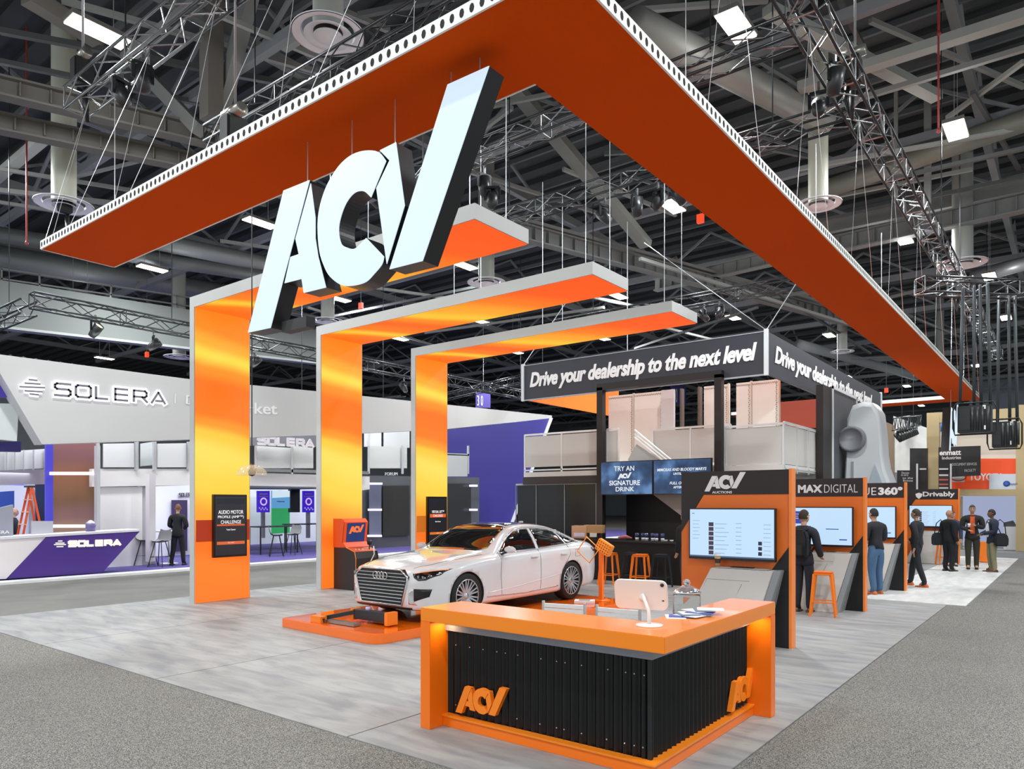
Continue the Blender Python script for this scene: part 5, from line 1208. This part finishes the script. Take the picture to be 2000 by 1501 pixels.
# dark meeting box right of the middle arch
mbx = thing('dark_meeting_box', at(800,1070,z=.05), 'dark glazed meeting room with glowing lines behind the arches', 'building')
px_panel([(708,928),(936,932),(936,1072),(708,1080)], -23.5, .3, 'outer_wall', mat('54565c', .4), mbx)
px_panel([(748,948),(800,948),(800,1045),(748,1047)], -23.4, .05, 'dark_pane', mat('2a2826', .3), mbx); px_panel([(868,944),(920,944),(920,1075),(868,1077)], -23.4, .05, 'dark_pane', mat('26282a', .3), mbx)
px_panel([(722,945),(745,945),(745,1045),(722,1047)], -23.3, .05, 'translucent_pane', mat('6a6e84', .3), mbx)
for a, b, yy in ((716,747,944),(720,746,995),(719,746,1046),(918,933,948),(918,933,995)): px_panel([(a,yy-2),(b,yy-2),(b,yy+2),(a,yy+2)], -23.2, .05, 'light_line', mat('e6dcff', .4, emit=1.8), mbx)
px_panel([(708,930),(722,930),(722,955),(708,957)], -23.0, .05, 'white_sign', WHITE, mbx)
px_text('FORUM', (752,928), (776,928), (752,922), -23.1, 'lettering', WHITE, mbx, depth=.02)
# big violet wall with white slanted edge
vw = thing('violet_wall', at(930,1075,z=0), 'large deep violet slanted wall with white edge', 'wall')
px_panel([(850,842),(1076,816),(978,1076),(850,1082)], -24.5, .3, 'wall_body', mat('332c86', .5), vw)
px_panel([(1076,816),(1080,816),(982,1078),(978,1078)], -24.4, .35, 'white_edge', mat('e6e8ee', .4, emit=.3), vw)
c = at(894,832,x=-24.2); MB().lathe([(0,0),(.08,0),(.06,.1),(0,.1)], 12, c).build('downlight', mat('ffffff', .3, emit=5), vw)
# left reception desk
rd = thing('angular_reception_desk', (-21.2,7.5,.06), 'white and purple angular reception desk with glowing lettering', 'counter')
px_panel([(-80,1058),(92,1046),(12,1130),(-80,1134)], -20.9, .7, 'white_front', mat('e9e1e2', .5), rd)
px_panel([(92,1046),(274,1036),(200,1118),(14,1130)], -20.88, .72, 'purple_front', PUR, rd)
px_panel([(-80,1053),(275,1033),(275,1037),(-80,1058)], -20.86, .8, 'desk_top', mat('dcd8e0', .4), rd)
px_word((135,1066), (234,1063), (135,1057), -20.86, .06, 'lettering', mat('fff2e0', .4, emit=1.1), rd)
for a, b, yy in ((114,122,1056),(109,126,1060),(106,129,1063),(111,124,1067)): px_panel([(a,yy-.8),(b,yy-1),(b,yy+.8),(a,yy+1)], -20.86, .02, 'logo_bar', mat('fff2e0', .4, emit=1.2), rd)
px_panel([(-80,1010),(26,985),(26,1052),(-80,1056)], -21.3, .1, 'side_screen_panel', mat('9294a0', .4), rd)
px_text('ERA', (-4,1042), (18,1041), (-4,1036), -21.25, 'lettering', WHITE, rd, depth=.01)
tm = thing('desktop_monitor', at(85,1046,x=-21.3), 'silver desktop monitor on the white and purple desk', 'monitor')
px_panel([(62,1017),(104,1017),(104,1043),(62,1043)], -21.4, .05, 'monitor_body', mat('b9bbc2', .35, .4), tm); px_panel([(80,1040),(90,1040),(92,1050),(78,1050)], -21.42, .08, 'monitor_foot', ALU, tm)
c = at(177,1040,x=-21.3); vt = thing('candy_jar', (c.x,c.y,c.z), 'violet lidded jar on the purple desk', 'jar')
MB().lathe([(0,0),(.12,0),(.13,.22),(.11,.25),(.05,.3),(0,.31)], 18).build('jar_body', mat('5a5080', .3, coat=.4), vt, world=False); MB().lathe([(.11,.25),(.12,.27),(.04,.34),(0,.35)], 18).build('lid', mat('c8c4d8', .2, .5), vt, world=False)
# step ladder
c = at(65,1052,x=-22.0); ld_ = thing('step_ladder', (-22.3,at(65,1052,x=-22.3).y,.05), 'orange step ladder behind the white desk', 'ladder')
top = at(59,950,x=-22.3); zt_ = top.z
for (bx, nm2) in ((24,'front'),(92,'rear')):
    for dx in (-.25,.25):
        f = at(bx,1085,x=-22.3); MB().bar((top.x+dx*.5,top.y,zt_),(f.x+dx,f.y,.05),.05,.03).build('stile', mat('d8521c', .4), ld_)
for k in range(6):
    f = at(24,1085,x=-22.3); q = Vector((top.x,top.y,zt_)).lerp(Vector((f.x,f.y,.05)), .15+.14*k); MB().box(q.x-.2,q.x+.2,q.y-.04,q.y+.04,q.z-.012,q.z+.012).build('tread', mat('e2b8a0', .4), ld_)
MB().box(top.x-.15,top.x+.15,top.y-.1,top.y+.1,zt_-.02,zt_+.03).build('top_cap', mat('2a2220', .5), ld_)
# clear dome pendant in front of nearest arch
c = at(492,922,y=7.2); pn = thing('glass_dome_pendant', c, 'clear shallow glass dome pendant hanging beside the nearest arch column', 'pendant lamp')
dg_ = mat('e8d8b8', .05, alpha=.35)
MB().lathe([(.26,-.05),(.24,.02),(.17,.09),(.06,.13)], 32, cap=False).build('glass_dome', dg_, pn, world=False)
MB().lathe([(0,-.07),(.05,-.05),(.07,0),(.05,.05),(.02,.08),(.02,.15),(0,.15)], 16).build('lamp_cap', mat('5a3a1c', .25, .8), pn, world=False)
MB().bar((0,0,.1),(0,0,5.3),.014).build('suspension_rod', BLACK, pn, world=False)
# hall number banners far away
for a, b, y0, y1, s, lb in ((930,958,766,796,'3 0','small violet hall number banner beyond the farthest arch'),(1310,1340,752,790,'300','violet hall number banner seen through the deck'),):
    t = thing('hall_number_banner', at((a+b)/2,y1,x=-30), lb, 'banner', 'hall number banners')
    px_panel([(a,y0),(b,y0),(b,y1),(a,y1)], -30, .05, 'banner_cloth', mat('4a3f86', .6), t)
    c = at((a+b)/2,y0,x=-30.02); MB().bar(c, (c.x,c.y,13.6), .02).build('suspension_wire', ALU, t)
    px_text(s, (a+2,y1-4), (a+13,y1-4), (a+2,y0+6), -29.98, 'lettering', WHITE, t, depth=.01)
# ---------------------------------------------------------------- right background booths
TAN = mat('c8b184', .6); rb = thing('timber_framed_booth', (-3.5,37,0), 'tan timber framed booth at the right edge, bluish glowing lower room', 'building')
py_panel([(1810,806),(2100,790),(2100,812),(1810,826)], 36, .4, 'timber_beam', TAN, rb)
py_panel([(1810,810),(1834,810),(1834,962),(1810,962)], 35.97, .4, 'timber_post', TAN, rb)
py_panel([(1984,790),(2010,790),(2010,1078),(1984,1076)], 35.97, .4, 'timber_post', TAN, rb)
py_panel([(1868,955),(2010,955),(2010,968),(1868,968)], 36, .4, 'timber_beam', TAN, rb)
py_panel([(1868,969),(1878,969),(1878,1072),(1868,1072)], 36, .4, 'timber_post', mat('b09c78', .6), rb)
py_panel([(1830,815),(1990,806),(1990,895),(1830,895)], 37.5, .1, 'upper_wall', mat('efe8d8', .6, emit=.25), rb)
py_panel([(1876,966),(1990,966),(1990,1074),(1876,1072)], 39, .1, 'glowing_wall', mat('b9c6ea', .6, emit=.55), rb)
c = at(1840,827,y=37.4); MB().lathe([(0,0),(.35,0),(.35,.06),(0,.06)], 24, c, 'y').build('blue_disc', mat('4a86d0', .5), rb)
py_panel([(1808,895),(1986,895),(1986,957),(1808,957)], 36.2, .15, 'orange_panel', mat('ff5a22', .5, emit=.15), rb)
py_text('TOYOTA', (1893,938), (1961,938), (1893,924), 36.19, 'lettering', WHITE, rb, bold=.03, depth=.02)
py_panel([(1860,925),(1884,925),(1884,941),(1860,941)], 36.1, .06, 'white_plaque', WHITE, rb)
c = at(1872,931,y=36.05); MB().tube([(c.x+.28*cos(2*pi*j/20), c.y, c.z+.16*sin(2*pi*j/20)) for j in range(20)], .025, 6, closed=True).build('oval_emblem', mat('c84030', .4), rb)
py_panel([(1932,925),(1988,925),(1988,955),(1932,955)], 36.0, .08, 'pale_panel', mat('dadee6', .6), rb)
c = at(1966,944,y=35.98); MB().lathe([(0,0),(.12,0),(.12,.02),(0,.02)], 16, c, 'y').build('round_emblem', mat('3a5aa8', .5), rb)
py_text('Reynolds', (1972,948), (1988,948), (1972,942), 35.98, 'lettering', mat('5a6ab0', .5), rb, depth=.01)
py_panel([(1960,1028),(1986,1028),(1986,1074),(1960,1074)], 36.8, .6, 'white_counter', mat('e6e8ee', .5), rb)
py_panel([(1960,1020),(1978,1016),(1986,1028),(1960,1028)], 36.9, .3, 'dark_plant_box', mat('4a4a4c', .6), rb)
bs = thing('black_sign_wall', at(1880,960,y=35), 'black sign panels with white lettering before the timber booth', 'sign')
py_panel([(1833,873),(1915,870),(1915,928),(1833,932)], 35, .1, 'sign_panel', mat('232224', .5), bs)
py_panel([(1777,875),(1812,875),(1812,968),(1777,968)], 35.2, .1, 'sign_panel', mat('201f20', .5), bs)
py_panel([(1752,918),(1812,918),(1812,968),(1752,968)], 34.8, .1, 'sign_panel', mat('241c1e', .5), bs)
py_panel([(1833,925),(1856,925),(1856,960),(1833,960)], 34.9, .1, 'sign_panel', mat('3a3234', .5), bs)
py_text('enmatt', (1835,889), (1877,888), (1835,880), 34.99, 'lettering', mat('f4ece8', .5), bs, bold=.03, depth=.01)
py_text('Industries', (1840,897), (1877,896), (1840,891), 34.99, 'lettering', mat('f4ece8', .5), bs, bold=.02, depth=.01)
py_text('DOCUMENT SERVICES', (1860,909), (1908,908), (1860,904), 34.99, 'lettering', mat('d8d4d4', .5), bs, depth=.01)
py_text('FACULTY', (1884,921), (1906,920), (1884,916), 34.99, 'lettering', mat('d8d4d4', .5), bs, depth=.01)
for k, (a, b) in enumerate(((1761,1776),(1760,1774),(1763,1783),(1764,1783))): py_text(('Discover','to carry','to the','Business')[k], (a,925+k*5), (b,925+k*5), (a,921+k*5), 34.79, 'lettering', mat('e8e4e4', .5), bs, depth=.01)
for a in (1791,1857): py_panel([(a-1.5,905),(a+1.5,905),(a+1.5,955),(a-1.5,955)], 34.6, .08, 'white_post', WHITE, bs)
for yy, h in ((914,'e8e8e8'),(926,'e8e8e8'),(935,'d86a5a'),(944,'d86a5a'),(951,'e8e8e8')):
    py_panel([(1796,yy),(1809,yy),(1809,yy+3),(1796,yy+3)], 35.15, .05, 'print_band', mat(h, .5), bs); py_panel([(1834,yy),(1852,yy),(1852,yy+3),(1834,yy+3)], 34.85, .05, 'print_band', mat(h, .5), bs)
fw = thing('far_pale_walls', (-8,42,0), 'pale booth walls far behind the prop and kiosks', 'building')
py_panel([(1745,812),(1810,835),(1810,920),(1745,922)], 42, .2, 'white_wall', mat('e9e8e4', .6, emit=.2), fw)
py_panel([(1722,820),(1746,830),(1746,975),(1722,975)], 41, .2, 'brown_wall', mat('85705a', .6), fw)
py_panel([(1690,905),(1790,905),(1790,1100),(1690,1100)], 43, .2, 'grey_wall', mat('8d8f94', .6), fw)
py_panel([(1700,955),(2100,955),(2100,1060),(1700,1060)], 46, .2, 'grey_wall', mat('a9adb6', .6), fw)
ob = thing('orange_pedestal', at(1925,1098,z=.02), 'small orange counter behind the three chatting men', 'counter')
py_panel([(1912,1058),(1936,1058),(1936,1098),(1912,1096)], at(1925,1098,z=.02).y, .4, 'pedestal_body', mat('ff8424', .4), ob)
# second hanging letter sign, edge-on, at the far end of the canopy
s2_ = thing('hanging_letter_sign', (-3.6,30.5,3.9), 'far hanging white letter sign seen edge on at canopy end', 'sign')
for p in LOGO:
    b = MB().prism([(29.0+a*.62,3.75+z*1.02) for a, z in p], 'x', -3.8, -3.55).build('letter_body', SIDE, s2_)
    MB().prism([(29.0+a*.62,3.75+z*1.02) for a, z in p], 'x', -3.55, -3.54).build('lit_face', FACE, b)
MB().bar((-3.6,29.8,5.2),(-3.6,29.8,Zf),.01).build('hanging_wire', ALU, s2_)

for loc, sx, sy, e, ry in (((-21.15,9.2,6.0),.6,3.0,170,-.25),((-21.15,14.5,6.0),.6,4.0,170,-.25),((-21.15,20,6.2),.6,4.0,120,-.25),((-24.6,11,2.75),1.5,2.5,45,0),((-26,16.5,2.75),3,4,90,0),((-24.5,7,2.8),2,2,40,0)):  # added fill lights without fixtures, brighten the left booth's facade and rooms
    ld = bpy.data.lights.new('booth_fill_glow', 'AREA'); ld.shape = 'RECTANGLE'; ld.size = sx; ld.size_y = sy; ld.energy = e; ld.color = (.96,.97,1)
    lo = bpy.data.objects.new('booth_fill_glow', ld); lo.location = loc; lo.rotation_euler = (0,-ry,0) if False else (0,ry*-1,0); COL.objects.link(lo)
# ---------------------------------------------------------------- people
def skin_mesh(chains, name, m, sub=1, extra=None):
    """chains of (point, radius); the first point of a later chain may repeat an earlier point to join there"""
    vs, es, rs = [], [], []
    idx = {}
    for ch in chains:
        prev = None
        for p, r in ch:
            k = tuple(round(c, 4) for c in p)
            if k not in idx: idx[k] = len(vs); vs.append(p); rs.append(r if isinstance(r, tuple) else (r, r))
            i = idx[k]
            if prev is not None and prev != i: es.append((prev, i))
            prev = i
    me = bpy.data.meshes.new(name); me.from_pydata(vs, es, []); o = bpy.data.objects.new(name, me); COL.objects.link(o)
    md = o.modifiers.new('s', 'SKIN'); md.use_smooth_shade = True; md.branch_smoothing = .6
    for i, r in enumerate(rs): me.skin_vertices[0].data[i].radius = r
    me.skin_vertices[0].data[0].use_root = True
    sd = o.modifiers.new('d', 'SUBSURF'); sd.levels = sub; sd.render_levels = sub
    bpy.context.view_layer.update(); dg = bpy.context.evaluated_depsgraph_get()
    nm = bpy.data.meshes.new_from_object(o.evaluated_get(dg)); bpy.data.objects.remove(o)
    nm.name = name; nm.materials.clear(); nm.materials.append(m)
    for p in nm.polygons: p.use_smooth = True
    return nm
V = Vector
def person(loc, rz, label, H=1.78, skin='c99a7c', hair='2a2019', top='1c1e22', legs='1b1d24', shoes='151515', shirt=None, arms=None, feet=None, bend=0, head_turn=0, build=1.0, pack=None, bag=None, lanyard=None, bald=False, glasses=False, jacket=True):
    """faces local -y"""
    s = H/1.78; t = thing('person', loc, label, 'person', None, rz)
    S = lambda x, y, z: V((x*s, y*s, z*s))
    fw = lambda z: -bend*max(0, z-.95)          # forward lean grows with height
    w = build
    pel = S(0,0,.95); wst = S(0,fw(1.1),1.10); chs = S(0,fw(1.32),1.32); nkb = S(0,fw(1.48)-.0,1.47); nkt = S(0,fw(1.55)-.015,1.56)
    fl_, fr_ = feet or ((.10,.02),(-.10,-.02))
    ar_ = arms or [((.24,.02,1.15),(.23,-.08,.90)),((-.24,.02,1.15),(-.23,-.08,.90))]
    SK = mat(skin, .55)
    legs_, arms_ = [], []
    for sx, f in ((1,fl_),(-1,fr_)):
        hip = S(sx*.088*w,0,.90); kn = S(sx*.092*w+(f[0]-sx*.10)*.5, f[1]*.5-.03, .50); an = S(f[0], f[1]+.02, .09)
        legs_.append([pel, hip, kn, an])
    for sx, (el, ha) in ((1,ar_[0]),(-1,ar_[1])):
        sh_ = S(sx*.185*w, fw(1.42), 1.42); e = S(el[0],el[1]+fw(el[2]),el[2]); h = S(ha[0],ha[1]+fw(ha[2]),ha[2]); arms_.append([chs, sh_, e, h])
    # the bare body: one surface from neck to feet with five-fingered hands
    up_ = S(0,fw(1.42),1.42)
    ch = [[(pel,(.145*s*w,.11*s)),(wst,(.135*s*w,.105*s)),(chs,(.155*s*w,.115*s)),(up_,(.13*s*w,.09*s)),(nkb+S(0,0,.03),.058*s),(nkt,.054*s),(nkt+S(0,-.01,.08),.05*s)]]
    for L in legs_: ch.append([(L[0],(.145*s*w,.11*s)),(L[1],.095*s*w),(L[2],.066*s),(L[3],.05*s),(L[3]+S(0,-.13,-.045),.035*s)])
    for i, A in enumerate(arms_):
        d = (A[3]-A[2]).normalized(); sx = 1 if i == 0 else -1
        palm = A[3]+d*.05*s; side = d.cross(V((0,1,0)) if abs(d.y) < .8 else V((0,0,1))).normalized()
        ch.append([(up_,(.13*s*w,.09*s)),(A[1],.062*s*w),(A[2],.044*s),(A[3],.03*s),(palm,(.036*s,.02*s))])
        for q, (o_, ln) in enumerate(((-.03,.065),(-.01,.08),(.011,.075),(.03,.06))):
            b = palm+side*o_*s+d*.03*s; ch.append([(palm,(.036*s,.02*s)),(b,.0105*s),(b+d*ln*.5*s,.0095*s),(b+d*ln*.95*s+V((0,-.012*s,0)),.008*s)])
        th = palm-side*.045*s*sx; ch.append([(palm,(.036*s,.02*s)),(th+d*.0,.011*s),(th+d*.035*s-side*.01*s*sx,.009*s)])
    me = skin_mesh(ch, 'body', SK)
    def dseg(p, a, b_):
        ab = b_-a; tt = max(0, min(1, (p-a).dot(ab)/ab.length_squared)); return (p-(a+ab*tt)).length
    segs = [('torso',pel,chs),('torso',chs,up_),('neck',nkb+S(0,0,.05),nkt+S(0,0,.1))]
    for L in legs_: segs += [('leg',L[1],L[2]),('leg',L[2],L[3]),('leg',L[3],L[3]+S(0,0,-.03)),('foot',L[3]+S(0,-.09,-.055),L[3]+S(0,-.18,-.06))]
    for A in arms_: segs += [('arm',up_.lerp(A[1],.6),A[1]),('arm',A[1],A[2]),('arm',A[2],A[3]-(A[3]-A[2]).normalized()*.01),('hand',A[3]+(A[3]-A[2]).normalized()*.03,A[3]+(A[3]-A[2]).normalized()*.2)]
    def cloth(name, test, off, m_):
        nrm = [v.normal.copy() for v in me.vertices]; keep = [p for p in me.polygons if test(p.center, min(segs, key=lambda q: dseg(p.center, q[1], q[2]))[0])]
        ids = sorted({i for p in keep for i in p.vertices}); mp_ = {i: k for k, i in enumerate(ids)}
        f = MB().add([me.vertices[i].co+nrm[i]*off for i in ids], [tuple(mp_[i] for i in p.vertices) for p in keep], True)
        n0 = len(ids); from collections import Counter
        ec = Counter(); ed = {}
        for p in keep:
            vs_ = list(p.vertices)
            for k in range(len(vs_)):
                e = (vs_[k], vs_[(k+1) % len(vs_)]); ec[tuple(sorted(e))] += 1; ed[tuple(sorted(e))] = e
        for e, c_ in ec.items():                     # turned-in hem at every open edge
            if c_ == 1:
                a_, b_ = ed[e]; k = len(f.v); f.v += [tuple(me.vertices[a_].co), tuple(me.vertices[b_].co)]; f.f.append((mp_[b_], mp_[a_], k, k+1)); f.sm.append(True)
        f.build(name, m_, t, world=False)
    TM = mat(top, .85, bump=.15, bscale=120); LM = mat(legs, .85, bump=.12, bscale=150)
    cloth('trousers', lambda c, g_: g_ == 'leg' or (g_ == 'torso' and c.z < 1.06*s), .013*s, LM)
    cloth('jacket' if jacket else 'shirt', lambda c, g_: g_ == 'arm' or (g_ == 'torso' and c.z > (.84 if jacket else .94)*s) or (g_ == 'leg' and jacket and c.z > .84*s) or (g_ == 'neck' and c.z < 1.5*s), .026*s, TM)
    # head shaped as an egg with brow, nose, chin, ears; joined into the same mesh
    hm = MB(); hc = nkt+S(0,-.012,.115); rows = []
    ct_, st_ = cos(head_turn), sin(head_turn)
    for i in range(15):
        ph = pi*i/14; z = cos(ph)*.118; r = sin(ph)
        row = []
        for j in range(22):
            a = 2*pi*j/22; x = .076*r*cos(a)*(1-.12*max(0,-z/.118)); y = .096*r*sin(a)+(.006 if z > 0 else .01*z/.118)
            front = max(0, -sin(a))
            if abs(z+.012) < .03 and abs(cos(a)) < .2: y -= .022*front*(1-abs(z+.012)/.035)
            if abs(z-.022) < .014 and .25 < abs(cos(a)) < .7 and sin(a) < 0: y += .008
            if z < -.06 and sin(a) < 0: y -= .008
            row.append(hc+V((x*ct_-y*st_, x*st_+y*ct_, z))*s)
        rows.append(row)
    hm.grid(rows, closed=True)
    for sx in (1,-1):
        q = V((sx*.078,.008,-.002)); hm.lathe([(0,-.012),(.018,-.008),(.022,.0),(.014,.008),(0,.01)], 10, hc+V((q.x*ct_-q.y*st_, q.x*st_+q.y*ct_, q.z))*s, 'x')
    bm = bmesh.new(); bm.from_mesh(me); tmp = hm.mesh('h', SK); bm.from_mesh(tmp); bm.to_mesh(me); bm.free()
    body = bpy.data.objects.new('body', me); COL.objects.link(body); body.parent = t
    R3 = lambda x, y, z: hc+V((x*ct_-y*st_, x*st_+y*ct_, z))*s
    for sx in (1,-1):
        MB().lathe([(0,-.004),(.011,-.003),(.011,.003),(0,.005)], 10, R3(sx*.031,-.083,.018), 'y').build('eye', mat('1a1512', .2), body, world=False)
    MB().tube([R3(-.025,-.092,-.052), R3(0,-.099,-.054), R3(.025,-.092,-.052)], .0045*s, 6).build('mouth', mat('8a4a40', .5), body, world=False)
    # hair cap
    if not bald:
        rows = []
        for i in range(9):
            ph = (.62 if True else .5)*pi*i/8; z = cos(ph)*.126
            row = []
            for j in range(20):
                a = 2*pi*j/20; lim = .03 if sin(a) < -.25 else -.2
                zz = max(z, .052) if sin(a) < -.3 else z
                r = sin(ph) if zz == z else sqrt(max(0, 1-(zz/.126)**2))
                row.append(R3(.083*r*cos(a), .104*r*sin(a)+.008, zz+.004))
            rows.append(row)
        MB().grid(rows, closed=True).build('hair', mat(hair, .8), t, world=False)
    if glasses:
        g = MB()
        for sx in (1,-1): g.tube([R3(sx*.032+.024*cos(2*pi*j/14), -.098, .016+.018*sin(2*pi*j/14)) for j in range(14)], .003, 5, closed=True).tube([R3(sx*.056,-.096,.018), R3(sx*.08,-.0,.018)], .003, 5)
        g.build('glasses', mat('181818', .3), t, world=False)
    for L in legs_:
        a = L[3]; f = MB(); rows = []
        for yy, hw_, hh in ((.07,.03,.05),(.05,.042,.075),(0,.045,.085),(-.06,.046,.06),(-.13,.05,.042),(-.19,.045,.034),(-.22,.022,.026)):
            rows.append([V((a.x, a.y+yy*s, 0))+V((hw_*s*cos(q*pi/5), 0, max(0, hh*s*sin(q*pi/5)) if q <= 5 else 0)) for q in range(6)]+[V((a.x-hw_*s*.8, a.y+yy*s, 0)), V((a.x+hw_*s*.8, a.y+yy*s, 0))])
        f.grid(rows, closed=True).add(rows[0], [tuple(range(8))]).add(rows[-1], [tuple(range(7,-1,-1))]); f.build('shoe', mat(shoes, .4), t, world=False)
    if shirt:
        f = MB(); a = .10*s*w
        q = [S(-.055,-.105+fw(1.45),1.475), S(.055,-.105+fw(1.45),1.475), S(.06,-.150+fw(1.2),1.28), S(.05,-.150+fw(1.05),1.0), S(-.05,-.150+fw(1.05),1.0), S(-.06,-.150+fw(1.2),1.28)]
        f.add([p for p in q]+[p+S(0,.06,0) for p in q], [(0,1,2,3,4,5),(11,10,9,8,7,6)]+[(i, (i+1) % 6, 6+(i+1) % 6, 6+i) for i in range(6)]); f.build('shirt_front', mat(shirt, .7), t, world=False)
        MB().tube([nkb+V((.062*s*cos(2*pi*j/16), .06*s*sin(2*pi*j/16)-.005, .035*s)) for j in range(16)], .018*s, 6, closed=True).build('collar', mat(shirt, .7), t, world=False)
    if lanyard:
        MB().tube([nkb+V((.07*s*cos(pi*j/8), .075*s*sin(pi*j/8), .03*s)) for j in range(-3,12)], .009*s, 6).build('lanyard', mat(lanyard, .6), t, world=False)
    if pack:
        o = MB().prism([(-.15*s,.98*s),(.15*s,.98*s),(.16*s,1.3*s),(.11*s,1.45*s),(-.11*s,1.45*s),(-.16*s,1.3*s)], 'y', .11*s, .27*s).build('backpack', mat(pack, .8), t, bev=.03, world=False); o.location.y = -bend*.35
        MB().box(-.11*s,.11*s,.265*s,.31*s,1.0*s,1.2*s).build('backpack_pocket', mat(pack, .7), o, bev=.02, world=False)
        for sx in (1,-1): MB().tube([S(sx*.1,.12,1.44),S(sx*.11,.0,1.50),S(sx*.12,-.13,1.38),S(sx*.15,-.12,1.15),S(sx*.15,.1,1.02)], .018*s, 6).build('backpack_strap', mat(pack, .8), o, world=False)
    if bag:
        sx = bag[1]; o = MB().prism([(-.16*s,.75*s),(.16*s,.75*s),(.17*s,1.0*s),(.1*s,1.12*s),(-.1*s,1.12*s),(-.17*s,1.0*s)], 'x', sx*.22*s, sx*.38*s).build('shoulder_bag', mat(bag[0], .8), t, bev=.03, world=False); o.location.y = .12*s
        MB().tube([S(sx*.28,.12,1.1),S(sx*.2,.12,1.4),S(sx*.15,.02,1.51),S(sx*.2,-.1,1.4),S(sx*.28,.0,1.1)], .014*s, 6).build('bag_strap', mat(bag[0], .8), o, world=False)
    return t
def face(dx, dy): return math.atan2(dx, -dy)      # turn so that local -y points along (dx, dy)
hold = [((.25,-.02,1.16),(.12,-.25,1.10)),((-.25,-.02,1.16),(-.10,-.25,1.08))]
person((-3.9,13.5,.014), face(.1,1), 'man in dark suit with black backpack seen from behind at the second kiosk', H=1.8, top='22252e', legs='1d2028', shoes='5a4030', pack='17181b', shirt=None, head_turn=-.3, arms=[((.25,-.02,1.15),(.2,-.22,1.0)),((-.25,.0,1.15),(-.22,-.2,1.0))], hair='3a2a1e')
person((-3.42,17.0,.02), face(-.75,.5), 'man in black pullover and blue jeans leaning at the third kiosk', H=1.8, top='25262b', legs='4a6a8c', shoes='c86a34', bend=.08, build=1.12, jacket=False, lanyard='e07a2c', hair='2a2420', arms=hold)
person((-3.0,19.2,.02), face(-1,.3), 'man in dark clothes with orange lanyard walking past the third kiosk edge', H=1.78, top='24262c', legs='23262c', shoes='d2622c', jacket=False, lanyard='e07a2c', hair='4a4038', feet=((.12,.22),(-.12,-.22)), arms=[((.24,.1,1.15),(.22,.05,.92)),((-.24,-.05,1.15),(-.2,-.25,1.05))])
person((-2.95,24.0,.02), face(.55,.6), 'bald man in glasses and dark suit, leftmost of the three chatting men', H=1.72, top='1b1c20', legs='17181c', skin='b98a6c', bald=True, glasses=True, shirt='dfe2ea', build=1.18, bag=('2b2d33',1), head_turn=-.3)
person((-2.5,25.2,.02), face(.15,-1), 'tall man in dark coat and orange shirt holding a cup, facing the camera', H=1.86, top='2a2a28', legs='3a382c', shirt='d8551e', glasses=True, hair='4a4440', build=1.1, arms=[((.25,-.02,1.16),(.06,-.25,1.22)),((-.25,-.02,1.16),(-.1,-.24,1.1))])
person((-1.95,24.5,.02), face(-.7,-.3), 'bearded man in navy jacket and khaki trousers, rightmost of the chatting men', H=1.74, top='232a3c', legs='8c8668', shoes='5e3422', skin='6e4a38', hair='2c2622', shirt='e6e8f0', bag=('1a1a1e',1), build=1.2, arms=hold)
person((-3.1,26.0,.02), face(.3,-1), 'woman in blue jacket partly hidden behind the chatting men', H=1.68, top='3a4460', legs='23242c', hair='6a4a4c', skin='caa090', build=.95)
person((-6.75,14.9,.014), face(-.9,.4), 'person in black top and jeans standing at the bar behind the first kiosk', H=1.74, top='17171a', legs='2b3444', shoes='c87a4c', jacket=False, bend=.1)
person((at(347,1103,z=.05).x, at(347,1103,z=.05).y, .05), face(-.5,.6), 'man in black suit standing at a table in the left booth', H=1.85, top='17171b', legs='15161a', hair='6a4a34', shirt=None, head_turn=.5, arms=hold, feet=((.16,.05),(-.16,-.05)))
q = at(26,1090,x=-23.2); person((-23.2, q.y, .05), face(.1,1), 'bald man in dark jacket behind the desk at the left edge', H=1.76, top='1c1e28', legs='1c1e28', bald=True, skin='d0a890')
# cup held by the tall man
tag(MB().lathe([(0,0),(.032,0),(.042,.11),(0,.115)], 14, (-2.55,24.9,1.25)).build('paper_cup', mat('f0ece6', .5)), 'white paper cup in the hand of the tall man in orange shirt', 'cup')
